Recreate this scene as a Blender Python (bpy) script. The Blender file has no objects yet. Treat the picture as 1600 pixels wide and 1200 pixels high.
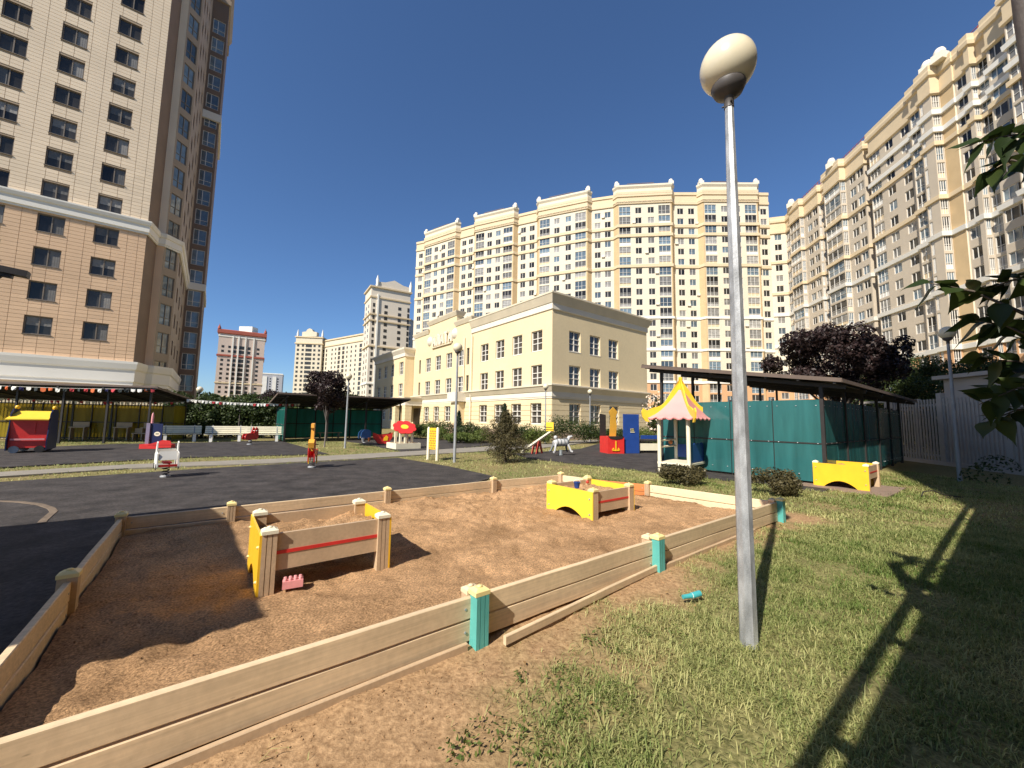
import bpy, bmesh, math, random
import numpy as np
from mathutils import Vector, Matrix
R = math.radians
rng = np.random.default_rng(7)
random.seed(7)
SC = bpy.context.scene
COL = SC.collection

# ---------------------------------------------------------------- camera, sky, sun, exposure
CAM_H, FPX = 1.55, 608.0
_n = np.array([.0166, -1, .0913]); _n /= np.linalg.norm(_n)
_y = np.array([0, 0, 1.]) - _n * _n[2]; _y /= np.linalg.norm(_y)
CM = np.array([np.cross(_y, _n), _y, _n])          # camera (right, down, forward) -> world
cam = bpy.data.cameras.new('camera'); cam.sensor_width = 36; cam.lens = FPX / 1600 * 36
cam.clip_start = .05; cam.clip_end = 6000
co = bpy.data.objects.new('camera', cam); COL.objects.link(co)
co.matrix_world = Matrix([[CM[0][0], -CM[0][1], -CM[0][2], 0], [CM[1][0], -CM[1][1], -CM[1][2], 0],
                          [CM[2][0], -CM[2][1], -CM[2][2], CAM_H], [0, 0, 0, 1]])
SC.camera = co
SUN_AZ, SUN_EL = 36.0, 42.5                        # shadows fall towards this bearing (from +Y to +X)
w = bpy.data.worlds.new('World'); SC.world = w; w.use_nodes = True
nt = w.node_tree; bg = nt.nodes['Background']
sky = nt.nodes.new('ShaderNodeTexSky'); sky.sky_type = 'NISHITA'; sky.sun_disc = False
sky.sun_elevation = R(SUN_EL); sky.sun_rotation = R(180 + SUN_AZ)
sky.air_density = 1.0; sky.dust_density = .3; sky.ozone_density = 9.5; sky.altitude = 150
nt.links.new(sky.outputs[0], bg.inputs[0]); bg.inputs[1].default_value = .095
sl = bpy.data.lights.new('sun', 'SUN'); sl.energy = 5.0; sl.angle = R(.55); sl.color = (1, .93, .82)
so = bpy.data.objects.new('sun', sl); COL.objects.link(so)
sdir = Vector((math.sin(R(SUN_AZ)) * math.cos(R(SUN_EL)), math.cos(R(SUN_AZ)) * math.cos(R(SUN_EL)), -math.sin(R(SUN_EL))))
so.rotation_euler = sdir.to_track_quat('-Z', 'Y').to_euler(); so.location = (-20, -30, 60)
vs = SC.view_settings; vs.view_transform = 'Standard'; vs.look = 'None'; vs.exposure = 0.52; vs.gamma = 1
vs.use_curve_mapping = False
SC.cycles.max_bounces = 6; SC.cycles.transparent_max_bounces = 12

# ---------------------------------------------------------------- helpers
U = np.array([.791, .612]); V = np.array([-.612, .791])    # the two building directions on the ground
UV_ANG = math.atan2(U[1], U[0])
def uv(a, b, z=None):
    p = U * a + V * b
    return (p[0], p[1]) if z is None else (p[0], p[1], z)
def ray(px, py): return CM @ np.array([px - 800., py - 600., FPX])
def at(px, py, z=0.):                                # ground point seen at a photograph pixel
    d = ray(px, py); t = (z - CAM_H) / d[2]; return np.array([d[0] * t, d[1] * t])
def pt(px, py, Y):
    d = ray(px, py); t = Y / d[1]; return np.array([d[0] * t, Y, CAM_H + d[2] * t])
def hgt(p, px, py):
    d = ray(px, py); t = (d[0] * p[0] + d[1] * p[1]) / (d[0] ** 2 + d[1] ** 2); return CAM_H + d[2] * t
def hit(px, py, o, dr):                              # distance along a wall line
    d = ray(px, py); A = np.array([[d[0], -dr[0]], [d[1], -dr[1]]]); s, t = np.linalg.solve(A, np.array(o[:2])); return t
def _hash(ix, iy, s):
    h = (ix * 374761393 + iy * 668265263 + s * 1442695041) & 0x7fffffff
    h = ((h ^ (h >> 13)) * 1274126177) & 0x7fffffff
    return ((h ^ (h >> 16)) & 0xffff) / 65535.0
def vnoise(x, y, s=0):
    x = np.asarray(x, float); y = np.asarray(y, float)
    ix = np.floor(x).astype(np.int64); iy = np.floor(y).astype(np.int64); fx = x - ix; fy = y - iy
    fx = fx * fx * (3 - 2 * fx); fy = fy * fy * (3 - 2 * fy)
    a = _hash(ix, iy, s); b = _hash(ix + 1, iy, s); c = _hash(ix, iy + 1, s); d = _hash(ix + 1, iy + 1, s)
    return (a * (1 - fx) + b * fx) * (1 - fy) + (c * (1 - fx) + d * fx) * fy
def fbm(x, y, s=0, o=4):
    r = 0; a = .5
    for k in range(o): r = r + a * vnoise(x * 2 ** k, y * 2 ** k, s + k); a *= .5
    return r / (1 - .5 ** o)
def inpoly(x, y, poly):
    x = np.asarray(x); y = np.asarray(y); r = np.zeros(x.shape, bool); n = len(poly)
    for i in range(n):
        x0, y0 = poly[i]; x1, y1 = poly[(i + 1) % n]
        c = ((y0 > y) != (y1 > y)) & (x < (x1 - x0) * (y - y0) / ((y1 - y0) if y1 != y0 else 1e-9) + x0)
        r ^= c
    return r

class MB:
    def __init__(s): s.v = []; s.f = []; s.m = []; s.sm = []
    def add(s, vs, fs, m=0, sm=False):
        o = len(s.v); s.v += [tuple(map(float, p)) for p in vs]
        for f in fs: s.f.append(tuple(i + o for i in f)); s.m.append(m); s.sm.append(sm)
        return s
    def box(s, c, d, rz=0, m=0, rx=0, ry=0):
        M = Matrix.Rotation(rz, 3, 'Z') @ Matrix.Rotation(ry, 3, 'Y') @ Matrix.Rotation(rx, 3, 'X'); c = Vector(c); x, y, z = (k / 2 for k in d)
        P = [c + M @ Vector(p) for p in [(-x, -y, -z), (x, -y, -z), (x, y, -z), (-x, y, -z), (-x, -y, z), (x, -y, z), (x, y, z), (-x, y, z)]]
        return s.add(P, [(0, 3, 2, 1), (4, 5, 6, 7), (0, 1, 5, 4), (1, 2, 6, 5), (2, 3, 7, 6), (3, 0, 4, 7)], m)
    def beam(s, a, b, w, h, m=0):                    # rectangular bar between two points
        a = Vector(a); b = Vector(b); d = (b - a).normalized(); up = Vector((0, 0, 1))
        if abs(d.z) > .98: up = Vector((0, 1, 0))
        x = d.cross(up).normalized() * w / 2; y = x.cross(d).normalized() * h / 2
        P = [q + i * x + j * y for q in (a, b) for i, j in ((-1, -1), (1, -1), (1, 1), (-1, 1))]
        return s.add(P, [(3, 2, 1, 0), (4, 5, 6, 7), (0, 1, 5, 4), (1, 2, 6, 5), (2, 3, 7, 6), (3, 0, 4, 7)], m)
    def tube(s, pts, r, n=8, m=0, cap=True):
        pts = [Vector(p) for p in pts]; k = len(pts); rr = r if hasattr(r, '__len__') else [r] * k
        vs = []; pr = None
        for i, p in enumerate(pts):
            d = (pts[min(i + 1, k - 1)] - pts[max(i - 1, 0)]).normalized()
            if pr is None: a = d.orthogonal().normalized()
            else: a = (pr - d * pr.dot(d)).normalized()
            pr = a; b = d.cross(a)
            vs += [p + (a * math.cos(t) + b * math.sin(t)) * rr[i] for t in [2 * math.pi * j / n for j in range(n)]]
        fs = [(i * n + j, i * n + (j + 1) % n, (i + 1) * n + (j + 1) % n, (i + 1) * n + j) for i in range(k - 1) for j in range(n)]
        s.add(vs, fs, m, True)
        if cap: s.add(vs[:n], [tuple(range(n))[::-1]], m); s.add(vs[-n:], [tuple(range(n))], m)
        return s
    def lathe(s, prof, n=24, c=(0, 0, 0), m=0):
        vs = [(c[0] + r * math.cos(2 * math.pi * j / n), c[1] + r * math.sin(2 * math.pi * j / n), c[2] + z) for r, z in prof for j in range(n)]
        fs = [(i * n + j, i * n + (j + 1) % n, (i + 1) * n + (j + 1) % n, (i + 1) * n + j) for i in range(len(prof) - 1) for j in range(n)]
        return s.add(vs, fs, m, True)
    def sphere(s, c, r, n=24, k=14, m=0, sz=1):
        return s.lathe([(max(1e-4, r * math.sin(math.pi * i / k)), -r * sz * math.cos(math.pi * i / k)) for i in range(k + 1)], n, c, m)
    def prism(s, poly, o, ex, ey, t, m=0):           # outline in plane (ex, ey) from o, thickness vector t
        o = Vector(o); ex = Vector(ex); ey = Vector(ey); t = Vector(t); n = len(poly)
        a = [o + ex * p[0] + ey * p[1] for p in poly]; b = [p + t for p in a]
        s.add(a + b, [tuple(range(n))[::-1], tuple(range(n, 2 * n))] + [(i, (i + 1) % n, n + (i + 1) % n, n + i) for i in range(n)], m)
        return s
    def extr(s, path, prof, m=0, closed=False):      # profile (out, up) swept along a ground path, seen from outside left to right
        k = len(path); P = [np.array(p[:2], float) for p in path]; rows = []
        for i in range(k):
            d0 = P[i] - P[i - 1] if (i > 0 or closed) else P[1] - P[0]
            d1 = P[(i + 1) % k] - P[i] if (i < k - 1 or closed) else P[i] - P[i - 1]
            d0 = d0 / np.linalg.norm(d0); d1 = d1 / np.linalg.norm(d1)
            n0 = np.array([d0[1], -d0[0]]); n1 = np.array([d1[1], -d1[0]]); q = n0 + n1; q = q / max(.35, (q @ q) / 2)
            rows.append([(P[i][0] + q[0] * a, P[i][1] + q[1] * a, z) for a, z in prof])
        n = len(prof); vs = [p for r in rows for p in r]; fs = []
        for i in range(k if closed else k - 1):
            j = (i + 1) % k
            for a in range(n - 1): fs.append((i * n + a, j * n + a, j * n + a + 1, i * n + a + 1))
        s.add(vs, fs, m)
        if not closed: s.add(rows[0], [tuple(range(n))], m); s.add(rows[-1], [tuple(range(n))[::-1]], m)
        return s
    def mesh(s, name, mats):
        me = bpy.data.meshes.new(name); me.from_pydata(s.v, [], s.f)
        for q in (mats if isinstance(mats, (list, tuple)) else [mats]): me.materials.append(q)
        me.polygons.foreach_set('material_index', s.m); me.polygons.foreach_set('use_smooth', s.sm); me.update(); return me
    def build(s, name, mats, parent=None, kind=None):
        me = s.mesh(name, mats)
        bm = bmesh.new(); bm.from_mesh(me); bmesh.ops.recalc_face_normals(bm, faces=bm.faces); bm.to_mesh(me); bm.free()
        return link(name, me, parent, kind)
    def raw(s, name, mats, parent=None, kind=None): return link(name, s.mesh(name, mats), parent, kind)
def link(name, me, parent=None, kind=None, loc=None, rz=None):
    o = bpy.data.objects.new(name, me); COL.objects.link(o)
    if parent: o.parent = parent
    if kind: o['kind'] = kind
    if loc is not None: o.location = loc
    if rz is not None: o.rotation_euler = (0, 0, rz)
    return o
def tag(o, label, cat, group=None):
    o['label'] = label; o['category'] = cat
    if group: o['group'] = group
    return o
def thing(name, label, cat, loc=(0, 0, 0), rz=0, group=None):
    o = bpy.data.objects.new(name, None); COL.objects.link(o); o.location = loc; o.rotation_euler = (0, 0, rz); o.empty_display_size = .2
    return tag(o, label, cat, group)
def copy_tree(o, parent=None):
    c = o.copy(); COL.objects.link(c)
    if parent: c.parent = parent
    for ch in list(o.children): copy_tree(ch, c)
    return c
def np_mesh(name, verts, quads, mats, parent=None, kind=None, attr=None, tris=False, smooth=False):
    me = bpy.data.meshes.new(name); n = len(verts); k = len(quads); q = 3 if tris else 4
    me.vertices.add(n); me.vertices.foreach_set('co', np.asarray(verts, np.float32).ravel())
    me.loops.add(k * q); me.loops.foreach_set('vertex_index', np.asarray(quads, np.int32).ravel())
    me.polygons.add(k); me.polygons.foreach_set('loop_start', np.arange(0, k * q, q, dtype=np.int32))
    if smooth: me.polygons.foreach_set('use_smooth', np.ones(k, bool))
    for m in (mats if isinstance(mats, (list, tuple)) else [mats]): me.materials.append(m)
    if attr:
        for an, val in attr.items():
            a = me.attributes.new(an, 'FLOAT', 'POINT'); a.data.foreach_set('value', np.asarray(val, np.float32))
    me.update(calc_edges=True); me.validate(); return link(name, me, parent, kind)

# ---------------------------------------------------------------- materials
MATS = {}
def mat(name, c, rough=.6, var=.12, sc=6., bump=0, bs=40., metal=0, spec=.4, c2=None, trans=0, objvar=0, streak=0, fine=0, coat=0, fs=14):
    if name in MATS: return MATS[name]
    m = bpy.data.materials.new(name); m.use_nodes = True; N = m.node_tree.nodes; L = m.node_tree.links; b = N['Principled BSDF']
    tc = N.new('ShaderNodeTexCoord'); P = tc.outputs['Object']
    if streak:
        mp = N.new('ShaderNodeMapping'); mp.inputs['Scale'].default_value = (1, 1, streak); L.new(P, mp.inputs[0]); P2 = mp.outputs[0]
    else: P2 = P
    n = N.new('ShaderNodeTexNoise'); n.inputs['Scale'].default_value = sc; n.inputs['Detail'].default_value = 5; L.new(P2, n.inputs['Vector'])
    mr = N.new('ShaderNodeMapRange'); mr.inputs[1].default_value = .28; mr.inputs[2].default_value = .72
    L.new(n.outputs[0], mr.inputs[0])
    mx = N.new('ShaderNodeMix'); mx.data_type = 'RGBA'
    lo = [k * (1 - var) for k in c]; hi = [min(1, k * (1 + var)) for k in (c2 or c)]
    mx.inputs[6].default_value = (*lo, 1); mx.inputs[7].default_value = (*hi, 1); L.new(mr.outputs[0], mx.inputs[0])
    out = mx.outputs[2]
    if fine:
        n3 = N.new('ShaderNodeTexNoise'); n3.inputs['Scale'].default_value = sc * fs; n3.inputs['Detail'].default_value = 4; L.new(P, n3.inputs['Vector'])
        r3 = N.new('ShaderNodeMapRange'); r3.inputs[1].default_value = .3; r3.inputs[2].default_value = .7; r3.inputs[3].default_value = 1 - fine; r3.inputs[4].default_value = 1 + fine; L.new(n3.outputs[0], r3.inputs[0])
        v3 = N.new('ShaderNodeVectorMath'); v3.operation = 'SCALE'; L.new(out, v3.inputs[0]); L.new(r3.outputs[0], v3.inputs[3]); out = v3.outputs[0]
    if objvar:
        oi = N.new('ShaderNodeObjectInfo'); r4 = N.new('ShaderNodeMapRange'); r4.inputs[3].default_value = 1 - objvar; r4.inputs[4].default_value = 1 + objvar
        L.new(oi.outputs['Random'], r4.inputs[0]); v4 = N.new('ShaderNodeVectorMath'); v4.operation = 'SCALE'; L.new(out, v4.inputs[0]); L.new(r4.outputs[0], v4.inputs[3]); out = v4.outputs[0]
    L.new(out, b.inputs['Base Color'])
    b.inputs['Roughness'].default_value = rough; b.inputs['Metallic'].default_value = metal
    b.inputs['Specular IOR Level'].default_value = spec
    if coat: b.inputs['Coat Weight'].default_value = coat; b.inputs['Coat Roughness'].default_value = .1
    if trans: b.inputs['Transmission Weight'].default_value = trans
    if bump:
        n2 = N.new('ShaderNodeTexNoise'); n2.inputs['Scale'].default_value = bs; n2.inputs['Detail'].default_value = 7; n2.inputs['Roughness'].default_value = .7; L.new(P, n2.inputs['Vector'])
        bp = N.new('ShaderNodeBump'); bp.inputs['Strength'].default_value = bump; bp.inputs['Distance'].default_value = .02; L.new(n2.outputs[0], bp.inputs['Height']); L.new(bp.outputs[0], b.inputs['Normal'])
    MATS[name] = m; return m
def grain(m, ang):
    N = m.node_tree.nodes; L = m.node_tree.links; tc = [n for n in N if n.type == 'TEX_COORD'][0]; b = N['Principled BSDF']
    mp = N.new('ShaderNodeMapping'); mp.vector_type = 'TEXTURE'; mp.inputs['Rotation'].default_value = (0, 0, ang); mp.inputs['Scale'].default_value = (1.4, .05, .028); L.new(tc.outputs['Object'], mp.inputs[0])
    n = N.new('ShaderNodeTexNoise'); n.inputs['Scale'].default_value = 1.6; n.inputs['Detail'].default_value = 6; n.inputs['Distortion'].default_value = .6; L.new(mp.outputs[0], n.inputs['Vector'])
    vo = N.new('ShaderNodeTexVoronoi'); vo.inputs['Scale'].default_value = 2.6; mp2 = N.new('ShaderNodeMapping'); mp2.vector_type = 'TEXTURE'; mp2.inputs['Rotation'].default_value = (0, 0, ang); mp2.inputs['Scale'].default_value = (1, .35, .3); L.new(tc.outputs['Object'], mp2.inputs[0]); L.new(mp2.outputs[0], vo.inputs['Vector'])
    r1 = N.new('ShaderNodeMapRange'); r1.inputs[1].default_value = .3; r1.inputs[2].default_value = .7; r1.inputs[3].default_value = .86; r1.inputs[4].default_value = 1.1; L.new(n.outputs[0], r1.inputs[0])
    r2 = N.new('ShaderNodeMapRange'); r2.inputs[1].default_value = .02; r2.inputs[2].default_value = .05; r2.inputs[3].default_value = .45; r2.inputs[4].default_value = 1; L.new(vo.outputs['Distance'], r2.inputs[0])
    mu = N.new('ShaderNodeMath'); mu.operation = 'MULTIPLY'; L.new(r1.outputs[0], mu.inputs[0]); L.new(r2.outputs[0], mu.inputs[1])
    src = b.inputs['Base Color'].links[0].from_socket; v = N.new('ShaderNodeVectorMath'); v.operation = 'SCALE'; L.new(src, v.inputs[0]); L.new(mu.outputs[0], v.inputs[3]); L.new(v.outputs[0], b.inputs['Base Color'])
def leafmat(name, a, b_, rough=.55, tr=.25):         # colour picked per leaf from the 'tint' attribute
    if name in MATS: return MATS[name]
    m = bpy.data.materials.new(name); m.use_nodes = True; N = m.node_tree.nodes; L = m.node_tree.links; b = N['Principled BSDF']
    at_ = N.new('ShaderNodeAttribute'); at_.attribute_name = 'tint'; mx = N.new('ShaderNodeMix'); mx.data_type = 'RGBA'
    mx.inputs[6].default_value = (*a, 1); mx.inputs[7].default_value = (*b_, 1); L.new(at_.outputs['Fac'], mx.inputs[0]); L.new(mx.outputs[2], b.inputs['Base Color'])
    b.inputs['Roughness'].default_value = rough; b.inputs['Specular IOR Level'].default_value = .3
    t = N.new('ShaderNodeBsdfTranslucent'); L.new(mx.outputs[2], t.inputs[0]); ms = N.new('ShaderNodeMixShader'); ms.inputs[0].default_value = tr
    L.new(b.outputs[0], ms.inputs[1]); L.new(t.outputs[0], ms.inputs[2]); L.new(ms.outputs[0], N['Material Output'].inputs[0]); MATS[name] = m; return m
def panelmat(name, c, transp=.3, rough=.25, transl=.45, streak=True):
    # translucent plastic sheet: mix of gloss, translucency and see-through
    if name in MATS: return MATS[name]
    m = bpy.data.materials.new(name); m.use_nodes = True; N = m.node_tree.nodes; L = m.node_tree.links; b = N['Principled BSDF']
    tc = N.new('ShaderNodeTexCoord'); n = N.new('ShaderNodeTexNoise'); n.inputs['Scale'].default_value = 2.2; n.inputs['Detail'].default_value = 5; mp = N.new('ShaderNodeMapping'); mp.inputs['Scale'].default_value = (1.6, 1.6, .22); L.new(tc.outputs['Object'], mp.inputs[0]); L.new(mp.outputs[0], n.inputs['Vector'])
    mx = N.new('ShaderNodeMix'); mx.data_type = 'RGBA'; mx.inputs[6].default_value = (*[k * .45 for k in c], 1); mx.inputs[7].default_value = (*[min(1, k * 1.7) for k in c], 1)
    L.new(n.outputs[0], mx.inputs[0]); L.new(mx.outputs[2], b.inputs['Base Color']); b.inputs['Roughness'].default_value = rough
    t = N.new('ShaderNodeBsdfTranslucent'); L.new(mx.outputs[2], t.inputs[0]); ms = N.new('ShaderNodeMixShader'); ms.inputs[0].default_value = transl
    L.new(b.outputs[0], ms.inputs[1]); L.new(t.outputs[0], ms.inputs[2])
    tp = N.new('ShaderNodeBsdfTransparent'); tp.inputs[0].default_value = (*[min(1, k * 2.2 + .15) for k in c], 1); m2 = N.new('ShaderNodeMixShader'); m2.inputs[0].default_value = transp
    L.new(ms.outputs[0], m2.inputs[1]); L.new(tp.outputs[0], m2.inputs[2]); L.new(m2.outputs[0], N['Material Output'].inputs[0]); MATS[name] = m; return m

M_wood = mat('beige painted wood', (.65, .495, .315), .55, .1, 1.6, .06, 35, fine=.07, objvar=.06)
M_tan = mat('tan composite wood', (.50, .36, .225), .6, .12, 3, .08, 60, fine=.07)
M_lwood = mat('pale painted wood', (.74, .59, .38), .55, .1, 2, .06, 40, fine=.06)
grain(M_wood, UV_ANG)
M_teal = mat('teal painted wood', (.10, .40, .36), .5, .12, 5, .15, 60)
M_cap = mat('cream yellow plastic', (.80, .66, .30), .4, .08, 8)
M_yel = mat('yellow board', (.86, .50, .025), .38, .07, 4, .05, 80, spec=.5)
M_yel2 = mat('lemon yellow board', (.88, .58, .05), .4, .07, 4)
M_red = mat('red board', (.62, .035, .03), .4, .1, 5)
M_redl = mat('red stripe', (.50, .05, .03), .5, .1, 8)
M_orange = mat('orange painted wood', (.62, .20, .06), .5, .12, 5)
M_blue = mat('blue board', (.02, .06, .25), .4, .1, 4)
M_dblue = mat('dark blue board', (.012, .018, .07), .4, .1, 4)
M_white = mat('white board', (.78, .76, .70), .45, .06, 5)
M_cream = mat('cream painted wood', (.78, .72, .54), .5, .07, 4)
M_pink = mat('pink plastic', (.72, .30, .30), .4, .1, 20)
M_pinkroof = mat('pink board', (.74, .32, .30), .45, .06, 3)
M_black = mat('dark metal', (.028, .024, .022), .5, .2, 8)
M_steel = mat('galvanised steel', (.33, .34, .35), .45, .3, 14, .1, 30, metal=.45, spec=.5, c2=(.46, .47, .48), streak=.35, fine=.2)
M_steel2 = mat('dull grey paint', (.30, .31, .32), .5, .12, 8)
M_globe = mat('cream lamp globe', (.74, .66, .48), .22, .03, 3, spec=.5)
M_collar = mat('grey brown plastic', (.09, .08, .075), .5, .1, 9)
M_conc = mat('concrete', (.25, .225, .185), .85, .12, 2.5, .3, 50, fine=.08)
M_rubber = mat('black rubber paving', (.024, .0205, .0195), .85, .3, 2.2, .35, 90, c2=(.050, .043, .040), fine=.5)
M_bark = mat('bark', (.12, .095, .075), .85, .3, 9, .6, 30)
M_greybark = mat('smooth grey bark', (.17, .145, .13), .8, .15, 5, .25, 25)
def glassmat(name, c, ov=.6, sp=.6, rough=.05):
    return mat(name, c, rough, .35, .9, spec=sp, objvar=ov)
M_glass = glassmat('dark window glass', (.038, .036, .033), .6, .35)
M_glass2 = glassmat('curtained window glass', (.24, .23, .21), .5)
M_glassb = glassmat('blue balcony glass', (.11, .15, .18), .55, .9, .04)
M_glassk = glassmat('school window glass', (.065, .058, .05), .5, .7)
M_frame = mat('white window frame', (.72, .69, .63), .5, .05, 5)
M_framed = mat('brown window frame', (.20, .165, .13), .5, .1, 5)
M_kyel = mat('yellow plaster', (.72, .59, .37), .85, .045, .35, .12, 60, fine=.03)
M_kwht = mat('cream stucco trim', (.74, .675, .56), .8, .05, .8, .1, 50)
M_kcor = mat('stone grey cornice', (.66, .58, .44), .8, .08, .8)
M_kbase = mat('brown plinth stone', (.36, .27, .20), .8, .12, 2.5)
M_roof = mat('dark roofing', (.06, .055, .05), .7, .15, 1)
M_apt = mat('cream facade plaster', (.68, .60, .46), .85, .05, .12, fine=.03)
M_apt2 = mat('beige facade plaster', (.52, .445, .345), .85, .05, .12, fine=.03)
M_aptlow = mat('orange facade plaster', (.58, .34, .18), .85, .06, .12)
M_tanstrip = mat('ochre facade strip', (.55, .40, .22), .8, .08, .5)
M_belt = mat('white facade belt', (.76, .73, .66), .75, .05, .3)
M_beltc = mat('cream facade belt', (.64, .51, .33), .75, .05, .3)
M_tile = mat('cream facade tile', (.82, .665, .48), .6, .08, .3, objvar=.06)
M_tileo = mat('orange facade tile', (.73, .50, .315), .6, .09, .35, objvar=.06)
M_joint = mat('dark tile joint', (.42, .32, .22), .9, .1, 1)
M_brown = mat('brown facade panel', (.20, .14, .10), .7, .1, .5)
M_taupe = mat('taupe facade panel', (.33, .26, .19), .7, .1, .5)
M_redf = mat('red facade trim', (.34, .09, .06), .8, .1, .3)
M_fence = mat('grey fence paint', (.40, .37, .33), .7, .12, 2, .15, 40)
M_shed = mat('grey plaster wall', (.46, .41, .355), .85, .1, .7, .25, 50)
P_teal = panelmat('teal polycarbonate', (.045, .19, .19), .16, .12, .3)
P_teal2 = panelmat('dark teal polycarbonate', (.03, .21, .18), .22, .3, .45)
P_yel = panelmat('yellow polycarbonate', (.34, .29, .045), .5, .3, .5)
L_grass = leafmat('grass blades', (.115, .185, .034), (.58, .53, .235), .6, .3)
L_purple = leafmat('purple foliage', (.014, .008, .008), (.058, .034, .031), .5, .15)
L_hedge = leafmat('dark green foliage', (.018, .035, .010), (.085, .115, .028), .55, .25)
L_shrub = leafmat('fresh green foliage', (.06, .10, .018), (.20, .23, .06), .55, .3)
L_bronze = leafmat('bronze green foliage', (.045, .042, .018), (.16, .13, .055), .6, .25)
L_con = leafmat('blue green needles', (.022, .042, .022), (.065, .09, .045), .6, .15)
L_big = leafmat('deep green leaves', (.017, .034, .010), (.055, .08, .018), .45, .35)

# ---------------------------------------------------------------- ground
# sandbox frame in (u, v)
SB = [uv(-.75, 2.46), uv(7.37, 2.46), uv(6.62, 5.80), uv(6.5, 6.55), uv(-.75, 6.67)]
def zone(pix): return [tuple(at(*p)) for p in pix]
Z1 = zone([(-420, 795), (0, 754), (330, 732), (520, 721), (622, 716), (700, 729), (775, 745.5)]) + [uv(2.6, 6.78), uv(-.9, 6.78), uv(-.9, 1.4), uv(-6, -2.5)]
Z2 = zone([(-420, 763), (0, 731), (300, 715), (513, 709.8), (437, 688.5), (300, 692), (180, 694), (-50, 704), (-420, 722)])
Z3 = zone([(540, 689), (580, 696), (628, 705.5), (700, 702), (770, 696), (790, 690), (700, 687), (640, 684), (560, 684)])
Z4 = zone([(830, 717), (940, 729), (1040, 741), (1150, 752), (1290, 768), (1310, 758), (1180, 726), (1040, 700), (1010, 689), (945, 691), (905, 702), (850, 706), (800, 709)])
PATH = zone([(-420, 780), (0, 745.5), (200, 732.5), (430, 724), (560, 717.5), (660, 711), (760, 705), (850, 700), (900, 694), (940, 689.5), (1060, 687), (1060, 685), (900, 688), (860, 693), (770, 697.5), (660, 704.5), (560, 710), (430, 717.5), (200, 726.5), (0, 738.5), (-420, 767)])
def bare(x, y):                                      # 1 = bare soil, 0 = turf
    x = np.asarray(x, float); y = np.asarray(y, float)
    a = x * U[0] + y * U[1]; b = x * V[0] + y * V[1]
    nz = fbm(x * 1.3, y * 1.3, 11) - .5; n2 = fbm(x * 5, y * 5, 31) - .5
    edge = 1.45 + np.clip((a - .3) * .17, -.6, .75) - np.clip(.9 - a, 0, 3) * .55
    s = (b - edge) * 2.2 + nz * 2.0 + n2 * 1.3
    s = np.where(a > 7.3, -1 + np.clip(1 - np.hypot(a - 7.9, b - 2.4) / .75, 0, 1) * 2.6 + nz, s)
    s = np.where((a > -.8) & (b > 6.5), -1 + nz * .8, s)
    far = np.hypot(x, y) > 9
    s = np.where(far, nz * 1.2 - .55, s)
    return np.clip(s * .62 + .5, 0, 1)
def gz(x, y):
    d = np.hypot(x, y); k = np.clip((11 - d) / 4, 0, 1)
    b = x * V[0] + y * V[1]
    return k * ((fbm(x * .9, y * .9, 5) - .5) * .07 + (fbm(x * 7, y * 7, 6, 3) - .5) * .028 + (fbm(x * 24, y * 24, 8, 2) - .5) * .010) - .012
def axis(lo, hi, step, grow=1.25, end=2500):
    a = list(np.arange(lo, hi, step)); s = step
    while a[-1] < end: s *= grow; a.append(a[-1] + s)
    s = step; b = [lo]
    while b[-1] > -end: s *= grow; b.append(b[-1] - s)
    return np.array(b[:0:-1] + a)
gx = axis(-2.6, 7.6, .035); gy = axis(.6, 7.2, .035)
X, Y = np.meshgrid(gx, gy); Zg = gz(X, Y)
ins = inpoly(X, Y, [uv(-.68, 2.53), uv(7.3, 2.53), uv(6.4, 6.5), uv(-.68, 6.6)])
Zg = np.where(ins, -.05, Zg)
for zz in (Z1, Z2, Z3, Z4, PATH): Zg = np.where(inpoly(X, Y, zz), -.03, Zg)
nx, ny = len(gx), len(gy); idx = np.arange(nx * ny).reshape(ny, nx)
q = np.stack([idx[:-1, :-1], idx[:-1, 1:], idx[1:, 1:], idx[1:, :-1]], -1).reshape(-1, 4)
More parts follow.
